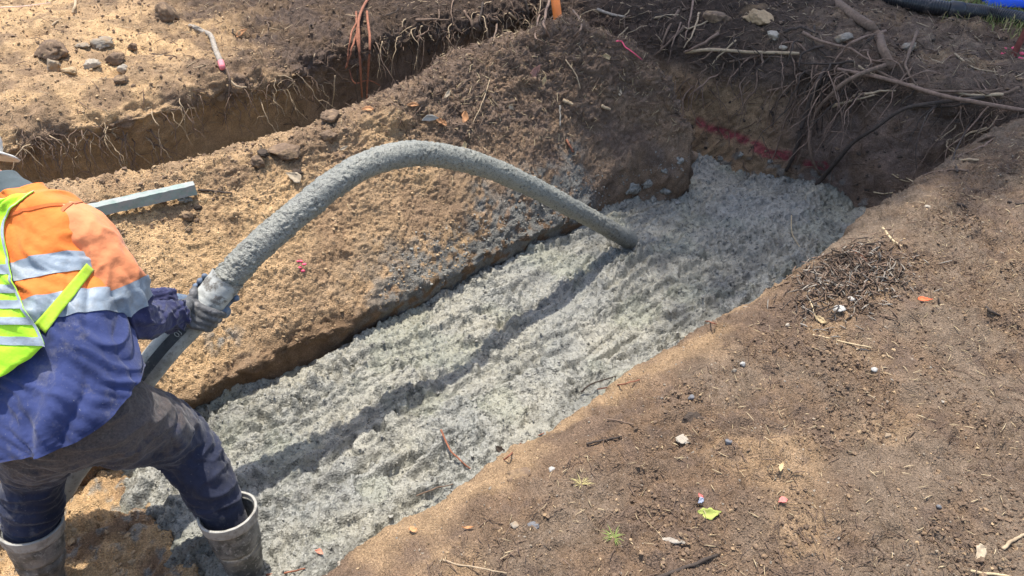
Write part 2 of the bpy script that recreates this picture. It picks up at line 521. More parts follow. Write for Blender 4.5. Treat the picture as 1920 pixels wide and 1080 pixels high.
berm = terrain('berm', P, berm_tint, berm_disp, M_SOIL)
tag(berm, 'sandy soil mound left standing between the two trenches, dark humus on its far end')

# ---- far bank --------------------------------------------------------
sv = spaced([(-14, -0.6, 0.5), (-0.6, 0.2, 0.03), (0.2, 4.9, 0.011), (4.9, 6.0, 0.05), (6.0, 14, 0.5)])
prof = np.array([(4.74, -1.0), (4.72, -0.4), (4.66, -0.22), (4.60, -0.10), (4.66, -0.02), (4.82, 0.03), (5.3, 0.08), (7.5, 0.22), (15, 0.4)])
pd = np.concatenate([[0], np.cumsum(np.linalg.norm(np.diff(prof, axis=0), axis=1))])
qv = spaced([(0, pd[6], 0.010), (pd[6], pd[7], 0.014), (pd[7], pd[8], 0.3)])
W0 = np.interp(qv, pd, prof[:, 0]); Z0 = np.interp(qv, pd, prof[:, 1])
S, W = np.meshgrid(sv, W0, indexing='ij'); Z = np.repeat(Z0[None], len(sv), 0)
near = (1 - sstep(4.8, 5.4, W))
W = W + 0.07 + near * (0.10 * n1d(S, 0.55, 12.0) + 0.04 * n1d(S, 0.17, 15.0)) * sstep(-0.75, -0.1, Z)
P = to_world(S, W, Z); P = smooth_ax(P, 1, 3, 2)
def far_disp(P, Nn):
    s, w = xy_sw(P[..., 0], P[..., 1]); z = P[..., 2]
    top = sstep(-0.3, -0.05, z)
    d = 0.05 * fbm(P, 0.6, 2, 40.0) + 0.02 * fbm(P, 0.18, 2, 16.0) * (0.3 + top)
    hum = sstep(1.6, 2.6, s + 0.3 * perlin(P / 0.5))
    d = d + (0.25 + 0.55 * top + 0.9 * hum * top) * 0.016 * billow(P, 0.06, 2, 11.0)
    d = d + (0.4 + 0.6 * top) * 0.006 * billow(P, 0.022, 1, 33.0)
    rim = np.exp(-(((w - 4.68) / 0.12) ** 2)) * top
    d = d + rim * 0.03 * fbm(P, 0.09, 2, 61.0)
    for (px, py, r, dep) in HOLLOWS:
        h = at_z(px, py, 0.1)
        dd = np.linalg.norm(P[..., :2] - np.array([h.x, h.y]), axis=-1)
        d = d - dep * np.exp(-(dd / r) ** 2)
    return d
HOLLOWS = [(70, 70, 0.10, 0.10), (215, 118, 0.09, 0.07), (465, 45, 0.10, 0.10), (125, 115, .08, .05)]
def far_tint(P, Nn, D):
    s, w = xy_sw(P[..., 0], P[..., 1]); z = P[..., 2]
    a = fbm(P, 0.7, 3, 43.0); b = fbm(P, 0.22, 3, 44.0); c = fbm(P, 0.07, 2, 45.0)
    T = mixn(SAND * 1.05, SAND2, sstep(-0.3, 0.5, a))
    T = mixn(T, BROWN * 1.2, 0.65 * sstep(0.0, 0.55, b + 0.5 * np.exp(-((w - 4.85) / 0.3) ** 2)))
    hum = sstep(1.75, 2.7, s + 0.35 * a + 0.2 * b - 0.25 * sstep(5.2, 6.5, w))
    T = mixn(T, mixn(BROWN * 0.9, HUMUS * 1.2, sstep(-0.3, 0.3, b + 0.3 * c)), hum)
    T = mixn(T, HUMUS * 0.65, 0.85 * sstep(2.9, 3.5, s + 0.2 * b) * (1 - sstep(5.3, 6.2, w)))
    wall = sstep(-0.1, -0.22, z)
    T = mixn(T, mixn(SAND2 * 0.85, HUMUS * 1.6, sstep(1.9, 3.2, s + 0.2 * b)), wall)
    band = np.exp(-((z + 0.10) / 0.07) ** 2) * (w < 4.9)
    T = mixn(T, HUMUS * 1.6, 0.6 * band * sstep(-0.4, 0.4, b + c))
    return T
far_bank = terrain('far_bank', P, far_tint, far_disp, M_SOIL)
tag(far_bank, 'sunlit sandy bank behind the narrow trench at upper left')

# ---- end bank (behind the pit) ---------------------------------------
wv = spaced([(-12, -0.2, 0.5), (-0.2, 0.6, 0.03), (0.6, 4.6, 0.0115), (4.6, 5.6, 0.04)])
sfr = np.array([0, 0.05, 0.20, 0.245, 0.27, 0.31, 0.42, 0.7, 1.0])
q = np.concatenate([np.linspace(0, 0.42, 190, endpoint=False), np.linspace(0.42, 0.85, 230, endpoint=False), np.linspace(0.85, 1, 12)])
foot = np.interp(wv, [0, 1.2, 1.8, 2.3, 2.95, 3.5, 5], [4.75, 4.68, 4.60, 4.66, 4.40, 4.30, 4.30])
topo = np.interp(wv, [0, 1.2, 1.8, 2.3, 2.95, 3.5, 5], [5.02, 4.95, 4.92, 4.86, 4.78, 4.66, 4.60])
PSn = np.stack([foot - 0.03, foot, lerp(foot, topo, 0.75), topo - 0.06, topo + 0.02, topo + 0.15, topo + 0.5, topo + 2.6, topo + 12], 1)
zr = np.interp(wv, [0.9, 1.3, 2.0, 3.0, 4.0], [0.0, 0.0, 0.04, 0.04, 0.04])
PZn = np.stack([np.full_like(wv, -1.0), np.full_like(wv, -0.80), np.full_like(wv, -0.17), zr - 0.10, zr - 0.02, zr + 0.03, zr + 0.06, zr + 0.10, zr + 0.2], 1)
S = np.stack([np.interp(q, sfr, PSn[i]) for i in range(len(wv))]); Z = np.stack([np.interp(q, sfr, PZn[i]) for i in range(len(wv))])
W = np.repeat(wv[:, None], len(q), 1)
ed = sstep(-0.6, -0.05, Z) * (1 - sstep(5.2, 5.7, S))
S = S + ed * (0.07 * n1d(W, 0.5, 22.0) + 0.03 * n1d(W, 0.16, 25.0))
P = to_world(S, W, Z); P = smooth_ax(P, 1, 3, 2)
def end_disp(P, Nn):
    s, w = xy_sw(P[..., 0], P[..., 1]); z = P[..., 2]
    wall = 1 - sstep(-0.25, -0.05, z)
    d = 0.05 * fbm(P, 0.5, 2, 71.0) + 0.022 * fbm(P, 0.15, 2, 72.0)
    d = d + (0.45 + 0.7 * (1 - wall)) * 0.017 * billow(P, 0.07, 2, 73.0) + 0.006 * billow(P, 0.022, 1, 74.0)
    # bucket scrape marks slanting down the wall
    ph = (z * 0.55 + w * 0.8)
    st = perlin(np.stack([ph / 0.06, (z * 0.8 - w * 0.55) / 0.7, s * 0], -1))
    d = d + wall * sstep(1.9, 2.3, w) * 0.018 * np.abs(st)
    d = d - (1 - wall) * 0.03 * sstep(0.1, 0.5, perlin(P / 0.2 + 81)) 
    return d
def end_tint(P, Nn, D):
    s, w = xy_sw(P[..., 0], P[..., 1]); z = P[..., 2]
    a = fbm(P, 0.6, 3, 83.0); b = fbm(P, 0.2, 3, 84.0); c = fbm(P, 0.07, 2, 85.0)
    T = mixn(BROWN * 1.3, GREYB * 1.3, sstep(-0.3, 0.4, a))
    T = mixn(T, HUMUS * 0.6, 0.9 * sstep(2.5, 3.0, w) * (s > 4))
    T = mixn(T, HUMUS * lerp(1.3, 0.6, sstep(2.5, 3.0, w))[..., None], 0.8 * sstep(-0.25, 0.35, b * 0.7 + c * 0.5 + 0.35 * (1 - sstep(5.1, 5.6, s))))
    T = mixn(T, REDB * 0.9, 0.5 * sstep(5.6, 6.1, s + 0.3 * a) * (1 - sstep(2.0, 2.6, w)))
    T = mixn(T, SAND2 * 0.75, 0.6 * sstep(0.25, 0.5, fbm(P, 0.25, 2, 87.0)) * sstep(5.0, 5.3, s))
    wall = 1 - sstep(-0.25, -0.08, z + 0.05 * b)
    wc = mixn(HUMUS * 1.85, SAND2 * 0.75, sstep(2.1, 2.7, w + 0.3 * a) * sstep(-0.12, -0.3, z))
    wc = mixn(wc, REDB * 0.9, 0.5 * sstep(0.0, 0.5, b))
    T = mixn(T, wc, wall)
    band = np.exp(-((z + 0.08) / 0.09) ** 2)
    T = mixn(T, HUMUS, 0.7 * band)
    # spots of splashed concrete near the foot
    T = mixn(T, CONC, 0.6 * sstep(-0.55, -0.7, z) * sstep(0.25, 0.45, c))
    # sprayed pink line along the wall
    for pl, wd in PINKLINES:
        _s, _w = xy_sw(P[..., 0], P[..., 1])
        Q_ = np.stack([_w, P[..., 2], _w * 0], -1)
        dd = seg_dist(Q_, [(xy_sw(p[0], p[1])[1], p[2], 0) for p in pl]) + 10 * (_s > 5.0)
        T = mixn(T, PINK * 0.5, 0.8 * sstep(wd, wd * 0.45, dd + 0.014 * c + 0.010 * b) * sstep(-0.75, -0.2, c))
    return T
def wallpt(px, py, s0):
    r = ray(px, py); rs = r.x * ES[0] + r.y * ES[1]
    t = s0 / rs; return tuple(CAMP + r * t)
PINKLINES = [([wallpt(1302, 232, 4.47), wallpt(1345, 250, 4.50), wallpt(1390, 266, 4.54)], 0.040),
             ([wallpt(1408, 275, 4.56), wallpt(1440, 288, 4.6), wallpt(1478, 296, 4.64)], 0.038),
             ([wallpt(1505, 310, 4.65), wallpt(1540, 315, 4.66)], 0.032)]
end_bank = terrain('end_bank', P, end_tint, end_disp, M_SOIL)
tag(end_bank, 'dark rooty soil bank closing the far end of the pit')

# ---- trench floor ----------------------------------------------------
sv = spaced([(-14, -1.0, 0.5), (-1.0, 1.0, 0.011), (1.0, 5.4, 0.12)])
wv = spaced([(0.8, 1.3, 0.1), (1.3, 2.9, 0.011), (2.9, 5.4, 0.1)])
S, W = np.meshgrid(sv, wv, indexing='ij')
Z = lerp(-0.745, -0.93, sstep(0.25, 0.8, S)) - 0.05 * sstep(3.0, 3.6, W)
P = to_world(S, W, Z)
def floor_disp(P, Nn):
    return 0.03 * fbm(P, 0.25, 3, 90.0) + 0.022 * billow(P, 0.07, 3, 91.0) + 0.007 * billow(P, 0.02, 1, 92.)
def floor_tint(P, Nn, D):
    b = fbm(P, 0.2, 3, 94.0); c = fbm(P, 0.05, 2, 95.0)
    T = mixn(SAND * 0.95, REDB * 1.1, sstep(-0.2, 0.5, b))
    T = mixn(T, CONC, 0.75 * sstep(0.15, 0.5, c + 0.4 * b))
    return T
trench_floor = terrain('trench_floor', P, floor_tint, floor_disp, M_SOIL)
tag(trench_floor, 'sandy trench floor under the boots at lower left')

# ---- wet concrete ----------------------------------------------------
sv = spaced([(0.05, 3.3, 0.0056), (3.3, 5.0, 0.0085)])
wv = spaced([(1.05, 1.3, 0.03), (1.3, 3.05, 0.0060), (3.05, 4.8, 0.06)])
S, W = np.meshgrid(sv, wv, indexing='ij')
P = to_world(S, W, np.full_like(S, -0.75))
TIP = at_z(1172, 466, -0.75)
HOLE = at_z(1218, 461, -0.75)
RBOOT = np.array([-0.975, 1.81])
def conc_disp(P, Nn):
    s, w = xy_sw(P[..., 0], P[..., 1])
    front = 0.30 + 0.10 * n1d(w, 0.35, 2.2) + 0.05 * n1d(w, 0.1, 4.2) + 0.05 * sstep(2.5, 2.1, w) + 0.10 * sstep(2.55, 2.75, w)
    d = -0.13 * sstep(front + 0.10, front - 0.10, s)
    an = np.stack([s / 1.1 + 0.25 * w, w / 0.16, s * 0], -1)
    strm = (1 - sstep(3.2, 3.8, s) * 0.7)
    d = d + 0.026 * perlin(an) * strm + 0.03 * fbm(P, 0.6, 2, 101.0)
    # torn flow ridges with dark lee sides
    an2 = np.stack([s / 0.30 + 0.8 * w, w / 0.055, s * 0 + 3.0], -1)
    msk = sstep(0.0, 0.45, perlin(np.stack([s / 0.5, w / 0.22, s * 0 + 9], -1)))
    d = d + 0.020 * np.abs(perlin(an2)) * msk * strm
    d = d - 0.034 * sstep(0.16, 0.0, np.abs(perlin(np.stack([s / 0.42 + 0.6 * w + 3, w / 0.10 + 7, s * 0], -1)))) * msk
    # slumped layers with steep broken fronts
    jag = 0.16 * perlin(P / 0.07 + 3) + 0.03 * perlin(P / 0.022 + 9)
    f1 = perlin(np.stack([s / 0.95 + 0.4 * w + 11, w / 0.20, s * 0], -1)) + jag
    f2 = perlin(np.stack([s / 0.55 - 0.6 * w + 23, w / 0.13, s * 0 + 4], -1)) + jag
    f3 = perlin(np.stack([s / 0.30 + 0.9 * w + 37, w / 0.16, s * 0 + 8], -1)) + jag
    for ff, hh in ((f1, 0.036), (f2, 0.024), (f3, 0.015)):
        d = d + hh * (sstep(-0.03, 0.03, ff) - 0.75 * sstep(0.0, 0.45, ff)) * (0.35 + 0.65 * strm)
    far = sstep(3.0, 3.8, s)
    smear = 1 - 0.8 * sstep(0.05, 0.4, perlin(np.stack([s / 0.45 + 41, w / 0.10, s * 0 + 2], -1)))
    d = d + smear * (0.013 + 0.016 * msk + 0.006 * far) * billow(P, 0.062, 3, 102.0)
    d = d + smear * (0.004 + 0.004 * sstep(-.1, .4, perlin(P / .2 + 4))) * billow(P, 0.024, 1, 103.0)
    d = d - 0.008 * sstep(0.12, 0.42, perlin(P / 0.020 + 55)) * (0.4 + 0.6 * smear)
    # concrete meets the berm wall slightly higher
    d = d + 0.02 * sstep(2.6, 2.78, w)
    # plunge mark round the hose mouth, a small hole beside it
    dt = np.linalg.norm(P[..., :2] - np.array([TIP.x, TIP.y]), axis=-1)
    d = d - 0.03 * np.exp(-(dt / 0.06) ** 2) + 0.030 * np.exp(-((dt - 0.11) / 0.04) ** 2) * (0.6 + perlin(P / 0.06 + 3))
    dh = np.linalg.norm((P[..., :2] - np.array([HOLE.x, HOLE.y])) * np.array([1.0, 0.8]), axis=-1)
    d = d - 0.15 * np.exp(-(dh / 0.038) ** 4) + 0.015 * np.exp(-((dh - .06) / 0.02) ** 2)
    db = np.linalg.norm(P[..., :2] - RBOOT, axis=-1)
    d = d - 0.05 * np.exp(-(db / 0.11) ** 2) + 0.03 * np.exp(-((db - 0.22) / 0.07) ** 2)
    return d
def conc_tint(P, Nn, D):
    s, w = xy_sw(P[..., 0], P[..., 1])
    a = fbm(P, 0.5, 3, 111.0); c = fbm(P, 0.05, 2, 112.0)
    T = np.ones(P.shape) * mixn(C3(0.95, 0.97, 0.98), C3(1.06, 1.05, 0.99), sstep(-0.4, 0.4, a))
    T = mixn(T, C3(0.95, 1.0, 0.86), 0.5 * sstep(0.1, 0.5, fbm(P, 0.3, 2, 115.0)))
    wet = sstep(0.05, 0.5, perlin(np.stack([s / 0.6 + 0.5 * w, w / 0.13, s * 0 + 5], -1)) + 0.4 * c)
    T = mixn(T, T * 0.62, 0.75 * wet)
    T = mixn(T, T * 0.7, 0.5 * sstep(0.1, 0.5, c + .3 * a))
    return T
concrete = terrain('wet_concrete', P, conc_tint, conc_disp, M_CONC)
tag(concrete, 'fresh grey lumpy concrete filling the trench')

# ------------------------------------------------------------------ ray hits
_trees = []
for (nm, Q, N2, fl) in PATCHES:
    st = 2
    n0, m0 = Q.shape[:2]
    ii = np.unique(np.concatenate([np.arange(0, n0, st), [n0 - 1]])); jj = np.unique(np.concatenate([np.arange(0, m0, st), [m0 - 1]]))
    G = Q[np.ix_(ii, jj)]
    F = grid_faces(len(ii), len(jj))
    _trees.append((nm, BVHTree.FromPolygons(G.reshape(-1, 3).tolist(), F.tolist())))
def cast(o, d):
    best = None
    for nm, t in _trees:
        h = t.ray_cast(o, d)
        if h[0] is not None and (best is None or h[3] < best[3]):
            n = h[1] if h[1].dot(d) < 0 else -h[1]
            best = (h[0], n, nm, h[3])
    return best
def hit(px, py):
    h = cast(CAMP, ray(px, py).normalized())
    if h is None: return at_z(px, py, 0), Vector((0, 0, 1)), 'near_bank'
    return h[0], h[1], h[2]
def drop(x, y, z=3.0):
    h = cast(Vector((x, y, z)), Vector((0, 0, -1)))
    return (h[0], h[1], h[2]) if h else (Vector((x, y, 0)), Vector((0, 0, 1)), 'near_bank')
BANK = {'near_bank': near_bank, 'berm': berm, 'far_bank': far_bank, 'end_bank': end_bank, 'trench_floor': trench_floor, 'wet_concrete': concrete}

# ------------------------------------------------------------------ shape builders
def catmull(pts, n):
    pts = np.array([list(p) for p in pts], dtype=float)
    k = len(pts)
    if k == 2:
        t = np.linspace(0, 1, n)[:, None]; return pts[0] + (pts[1] - pts[0]) * t
    ext = np.vstack([2 * pts[0] - pts[1], pts, 2 * pts[-1] - pts[-2]])
    t = np.linspace(0, k - 1 - 1e-9, n); i = t.astype(int); f = (t - i)[:, None]
    p0, p1, p2, p3 = ext[i], ext[i + 1], ext[i + 2], ext[i + 3]
    return 0.5 * ((2 * p1) + (-p0 + p2) * f + (2 * p0 - 5 * p1 + 4 * p2 - p3) * f ** 2 + (-p0 + 3 * p1 - 3 * p2 + p3) * f ** 3)

def tube_arrays(pts, r0, r1=None, n=14, seg=7, rough=0.0, wob=0.0, rs=None):
    C = catmull(pts, n)
    if wob:
        L = np.linalg.norm(C[-1] - C[0]) + 1e-6
        off = np.stack([n1d(np.linspace(0, 5, n) + random.random() * 50, 1, 3.3 + k) for k in range(3)], -1)
        C = C + off * wob * np.sin(np.linspace(0.3, 3.0, n))[:, None]
    T = np.gradient(C, axis=0); T /= (np.linalg.norm(T, axis=1, keepdims=True) + 1e-9)
    ref = np.array([0.13, 0.21, 0.97])
    if abs(T[0] @ ref) > 0.9: ref = np.array([0.97, 0.1, 0.1])
    A = np.cross(T, ref); A /= (np.linalg.norm(A, axis=1, keepdims=True) + 1e-9)
    B = np.cross(T, A)
    r1 = r0 if r1 is None else r1
    R = np.linspace(r0, r1, n) if rs is None else np.interp(np.linspace(0, 1, n), np.linspace(0, 1, len(rs)), rs)
    th = np.linspace(0, 2 * math.pi, seg, endpoint=False)
    RR = R[:, None] * np.ones(seg)
    if rough:
        RR = RR * (1 + rough * RNG.uniform(-1, 1, (n, seg)))
    V = C[:, None] + A[:, None] * (RR * np.cos(th))[..., None] + B[:, None] * (RR * np.sin(th))[..., None]
    V = V.reshape(-1, 3)
    a = np.arange(n * seg).reshape(n, seg)
    F = np.stack([a[:-1], a[1:], np.roll(a[1:], -1, 1), np.roll(a[:-1], -1, 1)], -1).reshape(-1, 4)
    V = np.vstack([V, C[0] - T[0] * R[0] * 0.3, C[-1] + T[-1] * R[-1] * 0.3])
    c0, c1 = n * seg, n * seg + 1
    cap0 = [[c0, a[0, j], a[0, (j + 1) % seg], a[0, (j + 1) % seg]] for j in range(seg)]
    return V, F, a, c0, c1

def tube_mesh(name, *args, **kw):
    V, F, a, c0, c1 = tube_arrays(*args, **kw)
    faces = F.tolist()
    seg = a.shape[1]
    for j in range(seg):
        faces.append([c0, int(a[0, j]), int(a[0, (j + 1) % seg])])
        faces.append([c1, int(a[-1, (j + 1) % seg]), int(a[-1, j])])
    me = bpy.data.meshes.new(name)
    me.from_pydata(V.tolist(), [], faces)
    me.polygons.foreach_set('use_smooth', [True] * len(me.polygons)); me.update()
    return me

ICO = {}
def ico(sub):
    if sub not in ICO:
        bm = bmesh.new(); bmesh.ops.create_icosphere(bm, subdivisions=sub, radius=1.0)
        V = np.array([v.co[:] for v in bm.verts]); F = np.array([[v.index for v in f.verts] for f in bm.faces]); bm.free()
        ICO[sub] = (V, F)
    return ICO[sub]

def basis(n, ang):
    n = Vector(n).normalized()
    a = n.orthogonal().normalized(); b = n.cross(a)
    c, s = math.cos(ang), math.sin(ang)
    u = a * c + b * s; v = n.cross(u)
    return np.array([u[:], v[:], n[:]])

def rock_mesh(name, size, seed, sub=4, flat=0.6, jag=0.35):
    V, F = ico(sub)
    V = V.copy()
    d = 1 + jag * fbm(V + seed * 3.7, 0.9, 2) + 0.5 * jag * billow(V + seed, 0.45, 2)
    V = V * d[:, None]
    # chop planes for facets
    rr = np.random.RandomState(seed)
    for _ in range(5):
        n = rr.normal(size=3); n /= np.linalg.norm(n); h = rr.uniform(0.55, 0.85)
        dd = V @ n - h; V = V - n * np.maximum(dd, 0)[:, None] * 0.85
    V = V * np.array([size[0], size[1], size[2]])
    V += 0.03 * min(size) * billow(V, min(size) * 0.25, 2)[:, None] * V / (np.linalg.norm(V, axis=1, keepdims=True) + 1e-9) * 2
    return mesh_np(name, V, F, True)

def put_rock(name, px, py, wpx, hpx, mat, label, cat, seed, flat=0.5, group=None, sink=0.35, jag=0.35):
    p, n, nm = hit(px, py)
    D = (p - CAMP).dot(Vector((0, CP, -SP)))
    sx = wpx / 2 * D / FPX; sy = sx * 0.8; sz = max(hpx / 2 * D / FPX, sx * flat * 0.6)
    o = link(name, rock_mesh(name, (sx, sy, sz), seed, 3 if wpx < 20 else 4, jag=jag), mat)
    o.location = p + Vector((0, 0, sz * (1 - sink) * 0.8))
    o.rotation_euler = (random.uniform(-.15, .15), random.uniform(-.15, .15), random.uniform(-0.5, 0.5))
    tag(o, label, cat, group)
    return o

# ------------------------------------------------------------------ scattered crumbs (nobody could count them)
def crumbs(name, patch, count, smin, smax, mat, mask, seed, sub=1, label=None):
    nm, Q, N2, fl = [p for p in PATCHES if p[0] == patch][0]
    rr = np.random.RandomState(seed)
    # area weighting by quad area
    A = np.linalg.norm(np.cross(Q[1:, :-1] - Q[:-1, :-1], Q[:-1, 1:] - Q[:-1, :-1]), axis=-1)
    mk = mask(Q[:-1, :-1], N2[:-1, :-1])
    pr = (A * mk).ravel(); pr = pr / pr.sum()
    idx = rr.choice(len(pr), size=count, p=pr)
    i, j = np.unravel_index(idx, A.shape)
    P = Q[i, j] + rr.uniform(0, 1, (count, 1)) * (Q[i + 1, j] - Q[i, j]) + rr.uniform(0, 1, (count, 1)) * (Q[i, j + 1] - Q[i, j])
    Nn = N2[i, j]
    V0, F0 = ico(sub)
    sz = smin + (smax - smin) * 0.8 * rr.uniform(0, 1, count) ** 5.0
    k = len(V0)
    V = V0[None] * (1 + 0.5 * rr.uniform(-1, 1, (count, k, 1)))
    sc = rr.uniform(0.6, 1.2, (count, 1, 3)); sc[..., 2] *= 0.8
    V = V * sc * sz[:, None, None]
    # random rotation about z
    a = rr.uniform(0, 2 * math.pi, count); ca, sa = np.cos(a)[:, None], np.sin(a)[:, None]
    x, y = V[..., 0] * ca - V[..., 1] * sa, V[..., 0] * sa + V[..., 1] * ca
    V = np.stack([x, y, V[..., 2]], -1)
    V = V + (P + Nn * (sz * 0.35)[:, None])[:, None]
    F = (F0[None] + (np.arange(count) * k)[:, None, None]).reshape(-1, 3)
    o = link(name, mesh_np(name, V.reshape(-1, 3), F, False), mat)
    tag(o, label, None, None, 'stuff')
    return o

def inview(Q):
    dx = Q[..., 0]; dy = Q[..., 1]; dz = Q[..., 2] - CAM_H
    D = dy * CP - dz * SP; up = dy * SP + dz * CP
    return (D > 0.3) & (np.abs(dx / D) < 0.72) & (np.abs(up / D) < 0.44)

crumbs('soil_crumbs', 'near_bank', 17000, 0.0020, 0.009, M_CLOD, lambda Q, n: inview(Q) * (0.2 + (perlin(Q / 0.3 + 5) > 0.1) * 2.0) * (xy_sw(Q[..., 0], Q[..., 1])[1] < 1.08), 1, label='loose brown soil crumbs on the near bank')
crumbs('sandy_crumbs', 'near_bank', 3000, 0.002, 0.007, M_SANDCLOD, lambda Q, n: inview(Q) * 1.0, 2, label='loose pale sandy grains on the near bank')
crumbs('berm_crumbs', 'berm', 5000, 0.003, 0.014, M_CLOD, lambda Q, n: inview(Q) * (n[..., 2] > 0.35) * (0.02 + sstep(-0.25, 0.05, Q[..., 2]) + sstep(2.4, 3.0, xy_sw(Q[..., 0], Q[..., 1])[0])), 3, label='loose brown crumbs on the mound')
crumbs('sandy_crumbs', 'berm', 5000, 0.003, 0.011, M_SANDCLOD, lambda Q, n: inview(Q) * (n[..., 2] > 0.3) * (xy_sw(Q[..., 0], Q[..., 1])[0] < 2.3), 4, label='loose sandy crumbs on the mound')
crumbs('bank_crumbs', 'far_bank', 4500, 0.004, 0.018, M_CLOD, lambda Q, n: inview(Q) * (n[..., 2] > 0.2), 5, label='loose brown crumbs on the far bank')
crumbs('sandy_crumbs', 'far_bank', 3500, 0.004, 0.014, M_SANDCLOD, lambda Q, n: inview(Q) * (n[..., 2] > 0.2) * (xy_sw(Q[..., 0], Q[..., 1])[0] < 2.4), 6, label='loose sandy crumbs on the far bank')
crumbs('humus_crumbs', 'end_bank', 5000, 0.004, 0.020, M_DARKCLOD, lambda Q, n: inview(Q) * (n[..., 2] > 0.0), 7, label='dark humus crumbs on the end bank')
crumbs('soil_crumbs', 'end_bank', 2500, 0.004, 0.022, M_CLOD, lambda Q, n: inview(Q) * (n[..., 2] > 0.3), 8, label='brown soil crumbs on the end bank')
crumbs('floor_crumbs', 'trench_floor', 1200, 0.004, 0.018, M_SANDCLOD, lambda Q, n: inview(Q) * (xy_sw(Q[..., 0], Q[..., 1])[0] < 0.45), 9, label='sandy crumbs on the trench floor')
crumbs('pale_grit', 'near_bank', 5000, 0.0018, 0.006, M_STONE, lambda Q, n: inview(Q) * 1.0, 21, label='pale grit trodden into the near bank')
M_CONCLUMP = concrete_mat('concrete_lump', attr=False)
crumbs('concrete_crumbs', 'wet_concrete', 11000, 0.003, 0.011, M_CONCLUMP, lambda Q, n: inview(Q) * (perlin(Q / 0.12 + 3) > -0.1), 10, label='lumps of aggregate in the fresh concrete')
crumbs('concrete_splash', 'berm', 2600, 0.003, 0.010, M_CONCLUMP, lambda Q, n: inview(Q) * sstep(-0.36, -0.55, Q[..., 2]) * (xy_sw(Q[..., 0], Q[..., 1])[0] > 1.8) * (perlin(Q / 0.1 + 3) > -0.1) * (n[..., 2] > 0.1), 11, label='concrete splashed on the foot of the mound')

# ------------------------------------------------------------------ tree whose crown shades the right half
def shade_tree():
    root = empty('shade_tree', (5.2, 8.2, 0.0))
    tag(root, 'large leafy tree beyond the pit whose crown shades the right half of the trench', 'tree')
    M_BARK = simple('tree_bark', (0.14, 0.11, 0.09), 0.95, 0.4, 20, 0.01, 40)
    link('trunk', tube_mesh('trunk', [(5.2, 8.2, -0.6), (5.1, 8.1, 1.5), (5.0, 8.3, 3.5), (4.6, 7.8, 6.0), (4.3, 7.2, 8.0)], 0.34, 0.12, n=30, seg=14, rough=0.05, wob=0.06), M_BARK, root)
    ends = []
    rr = np.random.RandomState(4)
    for k in range(11):
        a = k * 0.57 * 2; r = 1.7 + 1.4 * rr.rand()
        st = (4.9 - 0.2 * rr.rand(), 8.1 - 0.3 * rr.rand(), 3.6 + 2.6 * rr.rand())
        en = (CROWN[0] + r * math.cos(a), CROWN[1] + r * math.sin(a), CROWN[2] + rr.uniform(-0.5, 0.7))
        mid = tuple(0.5 * (np.array(st) + np.array(en)) + np.array([0, 0, 0.5]))
        link('branch', tube_mesh('branch', [st, mid, en], 0.09, 0.02, n=16, seg=7, wob=0.15), M_BARK, root)
    # leaves: clumped small quads
    n_cl = 300; per = 105
    u = rr.normal(size=(n_cl, 3)); u /= np.linalg.norm(u, axis=1)[:, None]
    rad = rr.uniform(0.25, 1.0, n_cl) ** 0.55
    Cc = np.array(CROWN) + u * rad[:, None] * np.array([CR, CR, 1.2])
    L = (Cc[:, None] + rr.normal(size=(n_cl, per, 3)) * 0.30).reshape(-1, 3)
    n = len(L)
    d = rr.normal(size=(n, 3)); d /= np.linalg.norm(d, axis=1)[:, None]
    e = np.cross(d, rr.normal(size=(n, 3))); e /= np.linalg.norm(e, axis=1)[:, None]
    a, b = d * 0.06, e * 0.028
    V = np.stack([L - a, L - b, L + a, L + b], 1).reshape(-1, 3)
    F = np.arange(n * 4).reshape(-1, 4)
    m, nt, bs = new_mat('leaf')
    bs.inputs['Base Color'].default_value = (0.06, 0.11, 0.03, 1); bs.inputs['Roughness'].default_value = 0.6
    o = link('crown', mesh_np('crown', V, F, False), m, root)
    o['kind'] = 'stuff'
CROWN = (1.85, 7.25, 8.6); CR = 2.05
shade_tree()

# ------------------------------------------------------------------ roots
M_ROOT_LONG = simple('root_bark_rosy', (0.21, 0.140, 0.100), 0.85, 0.35, 40, 0.002, 120)
def rootlet(parent, pts, r0, r1=None, mat=None, n=14, wob=0.0, seg=6, name='root'):
    o = link(name, tube_mesh(name, pts, r0, r1 if r1 is not None else r0 * 0.45, n=n, seg=seg, rough=0.12, wob=wob), mat or M_ROOT, parent)
    return o

def traced(pxs, off, r0, r1=None, mat=None, thing=None, parent=None, n=26, wob=0.006, offs=None):
    """a root through points found on the bank surface, standing proud of it by off metres"""
    pts = []
    for k, (px, py) in enumerate(pxs):
        p, nn, nm = hit(px, py)
        o_ = off if offs is None else offs[k]
        pts.append(p + (CAMP - p).normalized() * o_)
    if parent is None and thing is None:
        parent = BANK[hit(*pxs[0])[2]]
    o = rootlet(parent, pts, r0, r1, mat, n=n, wob=wob, seg=8)
    if thing:
        recentre(o)
        tag(o, thing[0], thing[1], thing[2] if len(thing) > 2 else None)
    return o

